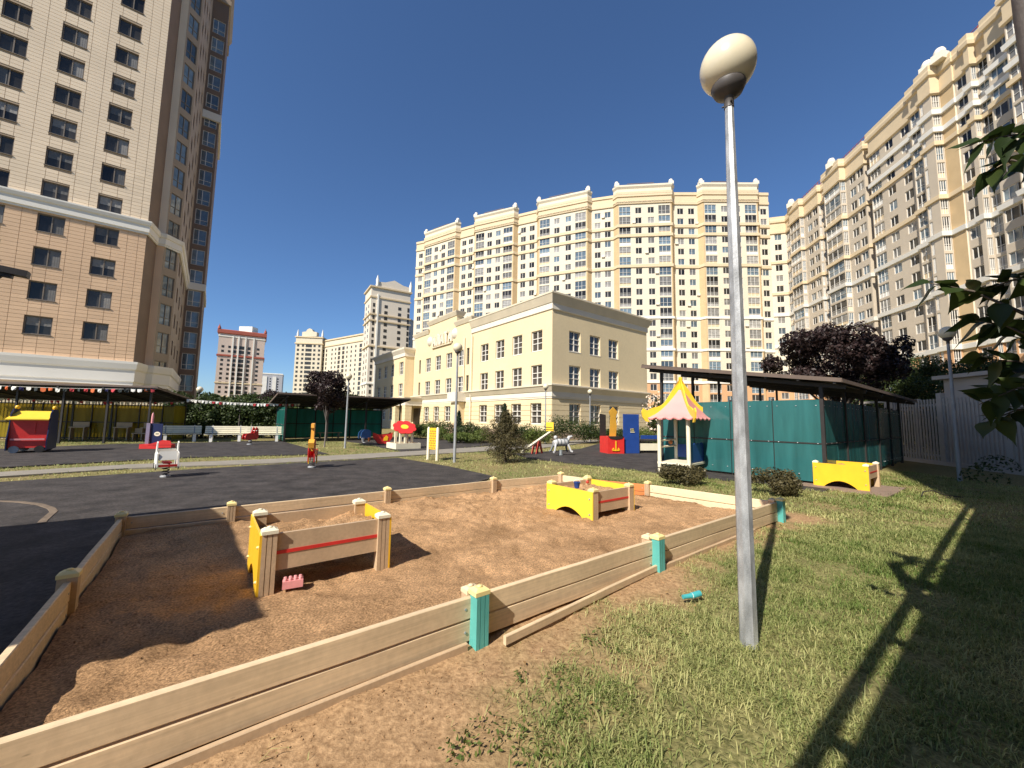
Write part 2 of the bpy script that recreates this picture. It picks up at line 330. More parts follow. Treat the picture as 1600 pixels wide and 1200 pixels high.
def groundmat():
    m = bpy.data.materials.new('soil and thin turf'); m.use_nodes = True; N = m.node_tree.nodes; L = m.node_tree.links; b = N['Principled BSDF']
    tc = N.new('ShaderNodeTexCoord'); a = N.new('ShaderNodeAttribute'); a.attribute_name = 'bare'
    n = N.new('ShaderNodeTexNoise'); n.inputs['Scale'].default_value = 30; n.inputs['Detail'].default_value = 9; n.inputs['Roughness'].default_value = .65; L.new(tc.outputs['Object'], n.inputs[0])
    n2 = N.new('ShaderNodeTexNoise'); n2.inputs['Scale'].default_value = 1.7; n2.inputs['Detail'].default_value = 5; L.new(tc.outputs['Object'], n2.inputs[0])
    r1 = N.new('ShaderNodeValToRGB'); r1.color_ramp.elements[0].position = .3; r1.color_ramp.elements[1].position = .72
    r1.color_ramp.elements[0].color = (.21, .125, .063, 1); r1.color_ramp.elements[1].color = (.54, .35, .19, 1); L.new(n.outputs[0], r1.inputs[0])
    r2 = N.new('ShaderNodeValToRGB'); r2.color_ramp.elements[0].position = .3; r2.color_ramp.elements[1].position = .7
    r2.color_ramp.elements[0].color = (.065, .07, .022, 1); r2.color_ramp.elements[1].color = (.32, .285, .125, 1); L.new(n.outputs[0], r2.inputs[0])
    mx = N.new('ShaderNodeMix'); mx.data_type = 'RGBA'; L.new(a.outputs['Fac'], mx.inputs[0]); L.new(r2.outputs[0], mx.inputs[6]); L.new(r1.outputs[0], mx.inputs[7])
    L.new(mx.outputs[2], b.inputs['Base Color']); b.inputs['Roughness'].default_value = .95; b.inputs['Specular IOR Level'].default_value = .1
    bp = N.new('ShaderNodeBump'); bp.inputs['Strength'].default_value = .8; bp.inputs['Distance'].default_value = .015; L.new(n.outputs[0], bp.inputs['Height']); L.new(bp.outputs[0], b.inputs['Normal'])
    return m
M_ground = groundmat()
np_mesh('ground', np.stack([X, Y, Zg], -1).reshape(-1, 3), q, M_ground, None, 'structure', {'bare': bare(X, Y).ravel()}, smooth=True)
def sheet(name, poly, m, z, th=.05):
    mb = MB(); mb.prism([(p[0], p[1]) for p in poly], (0, 0, z - th), (1, 0, 0), (0, 1, 0), (0, 0, th)); return mb.build(name, m, None, 'structure')
sheet('rubber_paving', Z1, M_rubber, .016); sheet('rubber_paving', Z2, M_rubber, .016); sheet('rubber_paving', Z3, M_rubber, .016); sheet('rubber_paving', Z4, M_rubber, .016)
sheet('path', PATH, M_conc, .02)
# the worn seam in the rubber
mb = MB(); sp = [at(-20, 784) , at(30, 786), at(62, 790), at(80, 796), at(84, 801), at(76, 808), at(68, 815), at(64, 820)]
mb.extr([tuple(p) for p in sp], [(-.045, .018), (-.04, .024), (.04, .024), (.045, .018)]); mb.build('rubber_seam', mat('worn rubber seam', (.16, .12, .085), .9, .3, 12), None, 'structure')
# sand heightfield
su = np.arange(-.71, 7.35, .028); sv = np.arange(2.49, 6.68, .028); A, B = np.meshgrid(su, sv)
SX = A * U[0] + B * V[0]; SY = A * U[1] + B * V[1]
def sandz(a, b):
    r = .085 + (fbm(a * .7, b * .7, 3) - .5) * .10
    n = fbm(a * 3.2, b * 3.2, 4); rid = np.abs(n - .5) * 2
    r += (n - .5) * .07 - rid * .018
    r += (fbm(a * 9, b * 9, 9, 3) - .5) * .05
    # far side trampled into crumbs
    k = np.clip((a - 1.2) / 2.5, 0, 1) * np.clip((b - 3.2) / 2, 0, 1)
    r += k * (np.abs(fbm(a * 5.5, b * 8, 14) - .5) * -.17 + .03)
    # drifts heaped along the near boards
    r += .05 * np.exp(-((b - 2.5) / .35) ** 2) * (fbm(a * 1.2, a * 0, 21) - .2)
    # hollows under the tables
    for cu, cv, ru, rv, dd in HOLL + DENTS: r -= dd * np.exp(-((a - cu) / ru) ** 2 - ((b - cv) / rv) ** 2)
    return r
_rd = random.Random(3)
DENTS = [(_rd.uniform(1.6, 6.8), _rd.uniform(2.8, 6.4), _rd.uniform(.05, .12), _rd.uniform(.05, .10), _rd.uniform(-.012, .030)) for _ in range(150)]
DENTS += [(2.2 + .33 * i, 3.3 + .28 * i + .09 * (i % 2), .11, .055, .028) for i in range(9)]
HOLL = [(1.0, 4.6, .7, .4, .05), (.2, 4.6, .5, .5, .04)]
SZ = sandz(A, B)
lim_u = 7.35 - np.clip((B - 2.5) / 3.3, 0, 1.2) * .78
SX = np.where(A > lim_u, lim_u * U[0] + B * V[0], SX); SY = np.where(A > lim_u, lim_u * U[1] + B * V[1], SY)
n1, n2 = len(su), len(sv); idx = np.arange(n1 * n2).reshape(n2, n1)
q = np.stack([idx[:-1, :-1], idx[:-1, 1:], idx[1:, 1:], idx[1:, :-1]], -1).reshape(-1, 4)
M_sand = mat('damp orange sand', (.42, .25, .125), .95, .17, 1.6, 1., 150, spec=.1, c2=(.54, .33, .175), fine=.5, fs=42)
np_mesh('sand', np.stack([SX, SY, SZ], -1).reshape(-1, 3), q, M_sand, None, 'structure', smooth=True)

# ---------------------------------------------------------------- buildings
def facade(mb, p0, p1, z0, z1, ops=(), off=0., dep=.2, mi=0, ri=0, lip=0):
    """wall from p0 to p1 (left to right seen from outside) with real openings (u0,u1,z0,z1) and reveals"""
    p0 = np.array(p0[:2], float); p1 = np.array(p1[:2], float); d = p1 - p0; Ln = np.linalg.norm(d); d = d / Ln; n = np.array([d[1], -d[0]])
    ops = [(max(a, 0), min(b, Ln), max(c, z0), min(e, z1)) for a, b, c, e in ops if b > 0 and a < Ln and e > z0 + .01 and c < z1 - .01]
    us = sorted({0., Ln, *[round(o[0], 4) for o in ops], *[round(o[1], 4) for o in ops]})
    zs = sorted({z0, z1, *[round(o[2], 4) for o in ops], *[round(o[3], 4) for o in ops]})
    W = lambda a, z, o: (*(p0 + d * a + n * o), z)
    for i in range(len(us) - 1):
        for j in range(len(zs) - 1):
            cu = (us[i] + us[i + 1]) / 2; cz = (zs[j] + zs[j + 1]) / 2
            if any(o[0] < cu < o[1] and o[2] < cz < o[3] for o in ops): continue
            mb.add([W(us[i], zs[j], off), W(us[i + 1], zs[j], off), W(us[i + 1], zs[j + 1], off), W(us[i], zs[j + 1], off)], [(0, 1, 2, 3)], mi)
    for a, b, c, e in ops:
        f = [(a, c), (b, c), (b, e), (a, e)]
        for k in range(4):
            if c <= z0 + 1e-6 and k == 0: continue
            if e >= z1 - 1e-6 and k == 2: continue
            (x0, y0), (x1, y1) = f[k], f[(k + 1) % 4]
            mb.add([W(x0, y0, off), W(x1, y1, off), W(x1, y1, -dep), W(x0, y0, -dep)], [(0, 1, 2, 3)], ri)
    if lip:
        for z in (z0, z1):
            mb.add([W(0, z, off), W(Ln, z, off), W(Ln, z, off - lip), W(0, z, off - lip)], [(0, 1, 2, 3)], mi)
        for a in (0, Ln):
            mb.add([W(a, z0, off), W(a, z1, off), W(a, z1, off - lip), W(a, z0, off - lip)], [(0, 1, 2, 3)], mi)
def wframe(ww, h, mull=(0.,), trans=(), fw=.06, d=.07, sill=0):   # window frame centred on its opening, local y runs into the wall
    mb = MB()
    for s in (-1, 1): mb.box((s * (ww / 2 - fw / 2), 0, 0), (fw, d, h))
    for s in (-1, 1): mb.box((0, 0, s * (h / 2 - fw / 2)), (ww - 2 * fw, d, fw))
    for x in mull: mb.box((x * ww, -.004, 0), (fw * 1.1, d, h - 2 * fw))
    for z in trans: mb.box((0, -.002, z * h), (ww - 2 * fw, d * .8, fw * .8))
    if sill: mb.box((0, -sill / 2 - .02, -h / 2 - .03), (ww + .1, sill + .12, .05), m=0)
    return mb
def pane_mesh(ww, h, name='pane', m=None, y=.03):
    mb = MB(); mb.box((0, y, 0), (ww - .05, .012, h - .05)); return mb.mesh(name, m)
def place(me, p0, p1, a, z, dep, parent, name='window'):
    p0 = np.array(p0[:2], float); p1 = np.array(p1[:2], float); d = p1 - p0; d /= np.linalg.norm(d); n = np.array([d[1], -d[0]])
    p = p0 + d * a - n * dep
    return link(name, me, parent, None, (p[0], p[1], z), math.atan2(d[1], d[0]))

# ---- kindergarten
K = np.array([3.197, 31.0])
kg = thing('kindergarten', 'three storey pale yellow school building with cream cornices and grooved ground floor', 'school building', (K[0], K[1], 0))
def kp(a, b): return tuple(K * 0 + U * a + V * b)      # local: a along the right face, b along the left face
wk = wframe(1.4, 1.75, (0.,), (.12, -.12), .075, .08, .1).mesh('window_frame', M_frame); pk = pane_mesh(1.4, 1.75, 'pane', M_glassk)
wn = wframe(.55, 1.75, (), (.0,), .035).mesh('window_frame', M_framed); pn = pane_mesh(.55, 1.75, 'pane', M_glassk)
def kwin(p0, p1, a, z, slim=False, curtain=False):
    o = place(wn if slim else wk, p0, p1, a, z, .16, kg); g = link('pane', pn if slim else pk, o)
ROWS = (8.22, 5.28, 2.08)
def kface(p0, p1, cols, top, rows=ROWS, slims=(), rust=True):
    wb = MB(); ops = [(c - .7, c + .7, z - .875, z + .875) for c in cols for z in rows] + [(c - .275, c + .275, z - .9, z + .9) for c in slims for z in rows[:2]]
    facade(wb, p0, p1, 3.3, top, ops)
    facade(wb, p0, p1, -.2, 3.3, ops)
    if rust:                                           # grooved courses standing proud of the ground-floor wall
        z = .62
        while z < 3.2:
            cb = MB(); facade(cb, p0, p1, z, min(z + .40, 3.28), [o for o in ops], .035, -.0, 0, 0, .035); cb.build('stone_course', M_kyel, kg); z += .435
        pb = MB(); facade(pb, p0, p1, -.2, .6, [], .06, 0, 0, 0, .06); pb.build('plinth', M_kbase, kg)
    wb.build('wall', M_kyel, kg)
    for c in cols:
        for z in rows: kwin(p0, p1, c, z)
    for c in slims:
        for z in rows[:2]: kwin(p0, p1, c, z, True)
LB, LC = 12.3, 26.85
pK = (0., 0.); pR = kp(13.2, 0); pL = kp(0, LB)
kface(pL, pK, [LB - t for t in (9.85, 7.2, 4.55, 1.9)], 11.5)
kface(pK, pR, [2.65, 5.25, 7.85, ], 11.5)
b0 = MB(); facade(b0, pR, kp(13.2, 12), -.2, 11.5); facade(b0, kp(13.2, 12), kp(0, 12), -.2, 11.5); b0.build('wall', M_kyel, kg)
cor = [(0, 10.55), (.10, 10.6), (.10, 11.1), (.16, 11.12), (.42, 11.75), (.46, 11.78), (.46, 11.92), (-.3, 11.92)]
cb = MB(); cb.extr([pL, pK, pR, kp(13.2, 12), kp(0, 12)], [(a, z) for a, z in cor[:4]]); cb.build('cornice_band', M_kwht, kg)
cb = MB(); cb.extr([pL, pK, pR, kp(13.2, 12), kp(0, 12)], cor[3:]); cb.build('cornice', M_kcor, kg)
cb = MB(); cb.extr([kp(0, LC), pK, pR], [(0, 3.3), (.06, 3.32), (.06, 3.42), (.10, 3.45), (.10, 3.86), (.16, 3.88)]); cb.build('belt_band', M_kwht, kg)
cb = MB(); cb.extr([kp(0, LC), pK, pR], [(.16, 3.88), (.40, 4.3), (.44, 4.3), (.44, 4.42), (0, 4.5)]); cb.build('belt', M_kcor, kg)
rb = MB(); rb.prism([kp(.3, .3), kp(12.9, .3), kp(12.9, 11.7), kp(.3, 11.7)], (0, 0, 11.4), (1, 0, 0), (0, 1, 0), (0, 0, .2)); rb.build('roof', M_roof, kg)
# centre block with the stepped parapet
fo = -.05
c0, c1 = kp(fo, LC), kp(fo, LB)
kface(c0, c1, [LC - t for t in (22.55, 19.85, 17.1, 14.4)], 11.6, slims=(LC - 12.95, LC - 25.0))
g1 = MB()
for a, b, top in ((12.3, 15.6, 12.45), (15.6, 22.6, 13.75), (22.6, 26.85, 12.75)):
    p0, p1 = kp(fo, b), kp(fo, a); facade(g1, p0, p1, 11.6, top)
    facade(g1, kp(fo + .8, a), kp(fo + .8, b), 11.6, top); facade(g1, p1, kp(fo + .8, a), 11.6, top); facade(g1, kp(fo + .8, b), p0, 11.6, top)
    s = MB(); s.extr([p0, p1, kp(fo + .8, a), kp(fo + .8, b)], [(0, top - .55), (.08, top - .5), (.26, top - .1), (.28, top), (-.3, top)], closed=True); s.build('parapet_cornice', M_kcor, kg)
g1.build('gable', M_kyel, kg)
rb = MB(); rb.prism([kp(.3, 12.3), kp(.3, 26.8), kp(12, 26.8), kp(12, 12.3)], (0, 0, 11.3), (1, 0, 0), (0, 1, 0), (0, 0, .2)); rb.build('roof', M_roof, kg)
b0 = MB(); facade(b0, kp(13, LB), kp(13, LC), -.2, 11.5); facade(b0, kp(13, LC), kp(0, LC), -.2, 11.5); b0.build('wall', M_kyel, kg)
# the relief lettering between two white balls
for b in (16.0, 22.3):
    s = MB(); M0 = kp(.45, b); s.sphere((M0[0], M0[1], 11.2), .80, 20, 12); s.build('relief_ball', M_kwht, kg)
GL = {'A': [((0, 0), (.38, 1)), ((.38, 1), (.76, 0)), ((.16, .35), (.6, .35))], 'L': [((.02, 0), (.3, 1)), ((.3, 1), (.7, 1)), ((.7, 1), (.7, 0))],
      'T': [((.36, 0), (.36, 1)), ((0, 1), (.72, 1))]}
for k, ch in enumerate('ALATA'):
    s = MB(); b_ = 21.05 - k * 1.0
    for (xa, ya), (xb, yb) in GL[ch]:
        A_ = kp(-.2, b_ - xa * .85); B_ = kp(-.2, b_ - xb * .85); s.beam((*A_, 10.35 + ya * 1.25), (*B_, 10.35 + yb * 1.25), .2, .22)
    s.build('relief_letter', M_kwht, kg)
s = MB(); s.beam((*kp(-.12, 21.4), 10.2), (*kp(-.12, 16.6), 10.2), .22, .1); s.build('letter_rail', M_kcor, kg)
# drainpipe, shallow pilaster with brick foot, porch
s = MB(); s.box((*kp(-.45, 14.1), 1.95), (1.6, .8, 2.7), UV_ANG + math.pi / 2); s.build('pilaster', M_kyel, kg)
s = MB(); s.box((*kp(-.5, 14.1), .45), (1.75, .95, .9), UV_ANG + math.pi / 2); s.build('pilaster_foot', mat('brown brick', (.30, .19, .13), .8, .15, 9), kg)
s = MB(); s.box((*kp(-.55, 14.1), 3.86), (2.1, 1.3, 1.0), UV_ANG + math.pi / 2); s.build('pilaster_cap', M_kwht, kg)
for bb in (12.0, 13.5):
    s = MB(); s.tube([(*kp(-.22 if bb < 12.3 else -.22, bb), z) for z in (.3, 4, 8, 10.4)], .055, 8); s.build('drainpipe', M_kwht, kg)
s = MB(); s.prism([kp(-2.3, 23.9), kp(-.06, 23.9), kp(-.06, 28.5), kp(-2.3, 28.5)], (0, 0, 3.1), (1, 0, 0), (0, 1, 0), (0, 0, .5)); s.build('porch_roof', M_kwht, kg)
s = MB(); s.extr([kp(-2.3, 28.5), kp(-2.3, 23.9), kp(-.1, 23.9)], [(.0, 3.6), (.22, 3.98), (.24, 4.1), (-.3, 4.1)]); s.build('porch_cornice', M_kcor, kg)
for a, b in ((-1.85, 24.45), (-1.85, 27.7)):
    s = MB()
    for z in np.arange(0, 3.0, .45): s.box((*kp(a, b), z + .215), (.85, 1.0, .43), UV_ANG)
    s.box((*kp(a, b), 1.55), (.78, .93, 3.1), UV_ANG); s.build('porch_column', M_kyel, kg)
s = MB(); s.box((*kp(-.12, 25.3), 1.4), (1.8, .12, 2.8), UV_ANG + math.pi / 2); s.build('entrance_door', mat('dark door', (.03, .022, .02), .3, .1, 3), kg)
# shaded side wing of the school
wg = MB()
pA, pB = kp(-1.3, 38.8), kp(-1.3, 26.9); pC = kp(0, 26.9)
cw = [2.0, 4.6, 7.3, 10.6]; ops = [(c - .7, c + .7, z - .875, z + .875) for c in cw for z in ROWS]
facade(wg, pA, pB, -.2, 10.6, ops); facade(wg, pB, pC, -.2, 10.6); facade(wg, kp(9, 38.8), pA, -.2, 10.6); wg.build('wing_wall', M_kyel, kg)
for c in cw:
    for z in ROWS: kwin(pA, pB, c, z)
s = MB(); s.extr([kp(9, 38.8), pA, pB, pC], [(0, 9.7), (.12, 9.75), (.12, 10.2), (.4, 10.7), (.42, 10.9), (-.4, 10.9)]); s.build('wing_cornice', M_kwht, kg)
wg = MB(); wg.prism([pA, pB, kp(9, 26.9), kp(9, 38.8)], (0, 0, 10.5), (1, 0, 0), (0, 1, 0), (0, 0, .2)); wg.build('roof', M_roof, kg)

# ---- left tiled tower
c2 = np.array([-37.9, 34.8]); tt = hit(207, 580, c2, U); C0 = c2 + U * tt
tw = thing('tiled_tower', 'tall apartment tower clad in cream tiles above orange tiles at left edge', 'apartment tower', (C0[0] * .91, C0[1] * .91, 0)); tw.scale = (.91, .91, .91)
def tp(a, b): return tuple(U * a + V * b)
TL, TT = 15.0, 66.0; colz = [-tt - 3.4 * k for k in range(-0, 4)]
tops = []
for c in colz:
    for k in range(3, 21): tops.append((TL + c - .8, TL + c + .8, 3 * k + .05 - .78, 3 * k + .05 + .78))
wb = MB(); facade(wb, tp(-TL, 0), tp(0, 0), -.2, TT, tops, 0, .28, 0, 1); facade(wb, tp(-42, 0), tp(-TL, 0), -.2, 20, (), 0, .2, 2); facade(wb, tp(-42, 0), tp(-TL, 0), 20, TT, (), 0, .2, 3); facade(wb, tp(-42, 19), tp(-42, 0), -.2, TT, (), 0, .2, 3); wb.build('wall', [M_joint, M_brown, M_tileo, M_tile], tw)
wt = wframe(1.6, 1.56, (0.02,), (), .07, .08, .14).mesh('window_frame', M_framed)
ptl = [pane_mesh(1.6, 1.56, 'pane', M_glass), pane_mesh(1.6, 1.56, 'pane', M_glass)]
def curtain_mesh(x0, x1, z0, z1):
    mb = MB(); n = 9; vs_ = []
    for i in range(n + 1): vs_ += [(x0 + (x1 - x0) * i / n, .022 - (.004 if i % 2 else 0), z0), (x0 + (x1 - x0) * i / n, .022 - (.004 if i % 2 else 0), z1)]
    mb.add(vs_, [(2 * i, 2 * i + 2, 2 * i + 3, 2 * i + 1) for i in range(n)]); return mb.mesh('curtain', mat('grey curtain', (.16, .15, .135), .5, .2, 3, objvar=.6, spec=.7))
cur = [curtain_mesh(.05, .7, -.7, .7), curtain_mesh(-.7, -.1, -.7, .7), curtain_mesh(-.7, .7, .0, .7)]
for c in colz:
    for k in range(3, 15):
        o = place(wt, tp(-TL, 0), tp(0, 0), TL + c, 3 * k + .05, .14, tw); link('pane', ptl[0], o)
        if random.random() < .55: link('curtain', random.choice(cur), o)
# facing tiles: boxes hung 25 mm off the wall with open joints
def tiles(zlo, zhi, m, rowh, limit_name):
    cells = []; widths = []; a = -TL
    while a < -1e-3:
        wd = min(1.0 if (len(widths) % 3) else .74, -a); widths.append((a, a + wd)); a += wd
    z = zlo
    while z < zhi - .05:
        h = min(rowh, zhi - z)
        for a0, a1 in widths:
            segs = [(a0, a1)]
            for o in tops:
                if o[2] < z + h - .02 and o[3] > z + .02:
                    ns = []
                    for s0, s1 in segs:
                        b0_, b1_ = o[0] - TL, o[1] - TL
                        if b1_ <= s0 or b0_ >= s1: ns.append((s0, s1)); continue
                        if b0_ > s0 + .03: ns.append((s0, b0_))
                        if b1_ < s1 - .03: ns.append((b1_, s1))
                    segs = ns
            for s0, s1 in segs: cells.append((s0, s1, z, z + h))
        z += rowh
    return cells
def tile_add(mb, c):
    g = .014; s0, s1, z0, z1 = c; d = .028
    P = [tp(s0 + g, 0), tp(s1 - g, 0)]; n = np.array([U[1], -U[0]])
    vs_ = [(P[0][0], P[0][1], z0 + g), (P[1][0], P[1][1], z0 + g), (P[1][0], P[1][1], z1 - g), (P[0][0], P[0][1], z1 - g)]
    vo = [(p[0] + n[0] * d, p[1] + n[1] * d, p[2]) for p in vs_]
    mb.add(vs_ + vo, [(4, 5, 6, 7), (0, 1, 5, 4), (1, 2, 6, 5), (2, 3, 7, 6), (3, 0, 4, 7)])
lo = tiles(6.5, 19.0, M_tileo, .335, 'tile'); hi = tiles(20.3, TT - 1, M_tile, .335, 'tile')
for cells, m, nmax in ((lo, M_tileo, 180), (hi, M_tile, 120)):
    cells = sorted(cells, key=lambda c: -((c[0] > -8.2) * 1000) + c[2])
    for c in cells[:nmax]: t = MB(); tile_add(t, c); t.raw('tile', m, tw)
    t = MB()
    for c in cells[nmax:]: tile_add(t, c)
    t.raw('tile', m, tw, 'stuff')
# side of the tower: brown return, tiled pier, glazed bay, long shaded flank, wing
S = [(0, 0), (.5, 2.5), (1.1, 2.5), (2.2, 3.7), (2.2, 19.5), (4.15, 19.5), (4.15, 30)]
Sp = [tp(*s) for s in S]
wb = MB(); mts = [M_brown, M_tile, M_taupe, M_taupe, M_brown, M_brown]
facade(wb, Sp[0], Sp[1], -.2, TT, (), 0, .2, 0)
facade(wb, Sp[1], Sp[2], -.2, 19.5, (), 0, .2, 1); facade(wb, Sp[1], Sp[2], 19.5, TT, (), 0, .2, 2)
L23 = float(np.linalg.norm(np.array(Sp[3]) - Sp[2])); L34 = 15.8
zk = [3 * k for k in range(2, 21)]
opb = [(.2, L23 - .2, z - 1.1, z + 1.1) for z in zk]; ops_ = [(c, c + 1.3, z - .8, z + .8) for c in (2.0, 6.0, 10.5) for z in zk]
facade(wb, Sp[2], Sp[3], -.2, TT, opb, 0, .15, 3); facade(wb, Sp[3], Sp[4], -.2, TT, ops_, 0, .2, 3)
opw = [(.25, 1.7, z - 1.1, z + 1.15) for z in zk]
facade(wb, Sp[4], Sp[5], -.2, 66, opw, 0, .12, 0); facade(wb, Sp[5], Sp[6], -.2, 66, (), 0, .12, 0)
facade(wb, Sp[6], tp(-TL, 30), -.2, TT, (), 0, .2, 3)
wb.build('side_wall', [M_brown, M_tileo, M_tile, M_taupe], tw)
bayw = wframe(L23 - .4, 2.2, (0.,), (-.15,), .06).mesh('bay_window', M_framed); bayp = pane_mesh(L23 - .4, 2.2, 'pane', M_glassb)
wngw = wframe(1.45, 2.25, (-.1,), (-.2,), .06).mesh('balcony_window', M_frame); wngp = pane_mesh(1.45, 2.25, 'pane', M_glassb)
sdw = wframe(1.3, 1.6, (0.,), (), .06).mesh('window_frame', M_framed); sdp = pane_mesh(1.3, 1.6, 'pane', M_glass)
for z in zk:
    o = place(bayw, Sp[2], Sp[3], L23 / 2, z, .08, tw, 'bay_window'); link('pane', bayp, o)
    o = place(wngw, Sp[4], Sp[5], .975, z + .02, .07, tw, 'balcony_window'); link('pane', wngp, o)
    for c in (2.0, 6.0, 10.5): o = place(sdw, Sp[3], Sp[4], c + .65, z, .12, tw); link('pane', sdp, o)
for z0, z1, e in ((19.0, 20.3, .38), (4.3, 6.5, .42)):
    bm_ = MB(); h = z1 - z0
    bm_.extr([tp(-TL, 0), (0, 0), Sp[1], Sp[2], Sp[3], Sp[4]], [(0, z0), (e * .35, z0), (e * .35, z0 + h * .12), (e * .55, z0 + h * .16), (e * .55, z0 + h * .62), (e * .8, z0 + h * .68), (e, z0 + h * .9), (e, z1), (0, z1)])
    bm_.build('belt', M_belt, tw)
bm_ = MB(); bm_.extr([Sp[4], Sp[5], Sp[6]], [(0, 19.2), (.2, 19.25), (.2, 20.2), (0, 20.3)]); bm_.build('belt', M_belt, tw)
bm_ = MB(); bm_.extr([Sp[4], Sp[5], Sp[6]], [(0, 64.2), (.2, 64.3), (.2, 65), (.05, 65.1), (.05, 66), (.5, 67), (.5, 67.4), (-.4, 67.4)]); bm_.build('wing_cornice', M_taupe, tw)
bm_ = MB(); bm_.extr([Sp[4], Sp[5], Sp[6]], [(.0, 45), (.25, 45.05), (.25, 46.2), (.0, 46.25)]); bm_.build('belt', M_belt, tw)
bm_ = MB(); bm_.prism([Sp[4], Sp[5], Sp[6], tp(-TL, 30), tp(-TL, 19.5)], (0, 0, 66), (1, 0, 0), (0, 1, 0), (0, 0, .3)); bm_.build('roof', M_roof, tw)
bm_ = MB(); bm_.prism([tp(-42, 0), *Sp[:5], tp(-42, 19.5)], (0, 0, TT - .2), (1, 0, 0), (0, 1, 0), (0, 0, .3)); bm_.build('roof', M_roof, tw)
# ground floor canopy strip and shop fascia under the belt
bm_ = MB(); bm_.box((*tp(-TL / 2, -.7), 3.7), (TL, 1.4, .25), UV_ANG); bm_.box((*tp(-TL / 2, -.55), 3.25), (TL, .9, .5), UV_ANG); bm_.build('shop_fascia', M_belt, tw)
for k in range(5):
    bm_ = MB(); bm_.box((*tp(-1.6 - k * 2.6, -.06), 1.6), (2.0, .1, 2.5), UV_ANG); bm_.build('shop_window', M_glass, tw)

# ---- the long curved block and the right-hand wing
def bay_strip(p0, p1, kind, ztop, zoff, wins, walls, low, zmin, f=3.0, inset=0):
    d = np.array(p1) - np.array(p0); Ln = np.linalg.norm(d); ops = []
    n = int((ztop - zoff) / f + .001)
    zs = [zoff + f * k for k in range(0, n + 1) if zmin < zoff + f * k < ztop]
    if kind in ('ww', 'w'):
        cs = [Ln * .28, Ln * .74] if kind == 'ww' else [Ln / 2]
        for c in cs:
            for z in zs: ops.append((c - .88, c + .88, z - .88, z + .88)); wins.append(('w', p0, p1, c, z))
    elif kind == 'b':
        for z in zs: ops.append((.12, Ln - .12, z - 1.28, z + 1.28)); wins.append(('b', p0, p1, Ln / 2, z, Ln - .24))
    return ops
def win_far(ww, h, kind):
    mb = MB(); fw = .09
    if kind == 'w':
        mb = wframe(ww, h, (-.06,), (), .075, .08); mb.box((0, .03, 0), (ww - .1, .012, h - .1), m=1)
    else:
        mb = wframe(ww, h, (-.2, .12), (-.1,), .07, .08); mb.box((0, .03, .15 * h), (ww - .1, .012, h * .66), m=1); mb.box((0, .03, -.3 * h), (ww - .1, .012, h * .34), m=2)
    return mb
def emit_windows(parent, wins, limit, ok):
    """nearest ones in view singly, the others joined"""
    cache = {}; groups = {'w': [], 'b': []}
    for w_ in wins: groups[w_[0]].append(w_)
    for kd, lst in groups.items():
        par = parent.location
        def score(w_):
            p0 = np.array(w_[1]); p1 = np.array(w_[2]); d = (p1 - p0) / np.linalg.norm(p1 - p0); p = p0 + d * w_[3]
            return (0 if ok(p[0] + par[0], p[1] + par[1], w_[4]) else 1e4) + math.hypot(p[0] + par[0], p[1] + par[1])
        lst.sort(key=score); lim = limit[kd]
        for i, w_ in enumerate(lst[:lim]):
            ww = round((1.76 if kd == 'w' else w_[5]) * 4) / 4 if kd == 'b' else 1.76
            gk = random.randrange(5); key = (kd, ww, gk)
            if key not in cache:
                g = [M_glass, M_glass, M_glass2, M_glassb, M_glass][gk] if kd == 'w' else [M_glassb, M_glassb, M_glass2, M_glass, M_frame][gk]
                cache[key] = win_far(ww, 1.76 if kd == 'w' else 2.56, kd).mesh('window', [M_frame, g if g is not M_frame else M_glass2, [M_glassb, M_frame, M_glass2, M_glass2, M_beltc][gk]])
            place(cache[key], w_[1], w_[2], w_[3], w_[4], .12, parent, 'window' if kd == 'w' else 'balcony_window')
        rest = lst[lim:]
        if not rest: continue
        mb = MB()
        for w_ in rest:
            t = win_far(1.76 if kd == 'w' else w_[5], 1.76 if kd == 'w' else 2.56, kd); gk = random.randrange(5)
            p0 = np.array(w_[1]); p1 = np.array(w_[2]); d = (p1 - p0) / np.linalg.norm(p1 - p0); n = np.array([d[1], -d[0]]); p = p0 + d * w_[3] - n * .12
            vs_ = [(p[0] + d[0] * x - n[0] * y, p[1] + d[1] * x - n[1] * y, w_[4] + z) for x, y, z in t.v]
            o = len(mb.v); mb.v += vs_; mb.f += [tuple(i + o for i in f_) for f_ in t.f]; mb.sm += t.sm
            mb.m += [0 if m == 0 else (1 + gk % 3) for m in t.m]
        mb.raw('window' if kd == 'w' else 'balcony_window', [M_frame, M_glass if kd == 'w' else M_glassb, M_glass2, M_glassb], parent, 'stuff')
def wall_run(wb, p0, p1, ops, z1, zlow, zmid, mi):
    facade(wb, p0, p1, -.2, zlow, ops, 0, .18, 2 if mi != 1 else 1, 2 if mi != 1 else 1)
    facade(wb, p0, p1, zlow, z1, ops, 0, .18, mi, mi)

# long curved block: positions on the ground under photograph columns
def Ymid(px): return float(np.interp(px, [600, 652, 711, 734, 805, 836, 925, 961, 1060, 1099, 1199, 1216], [146, 140.5, 130.5, 127.5, 120.5, 117.6, 110.8, 109, 107, 106.8, 106.4, 106.4]))
def gmid(px): Yv = Ymid(px); d = ray(px, 662); t = Yv / d[1]; return np.array([d[0] * t, d[1] * t])
mb0 = gmid(1000)
mid = thing('curved_apartment_block', 'long curved cream apartment block with ochre strips and stepped roofline behind the school', 'apartment block', (mb0[0], mb0[1], 0))
secs = [(640, 655, 'r'), (655, 711, 'p'), (711, 734, 'r'), (734, 805, 'p'), (805, 836, 'r'), (836, 925, 'p'), (925, 961, 'r'), (961, 1060, 'p'), (1060, 1099, 'r'), (1099, 1199, 'p'), (1199, 1216, 'r')]
wins = []; wb = MB(); front = []; MT = 64.0
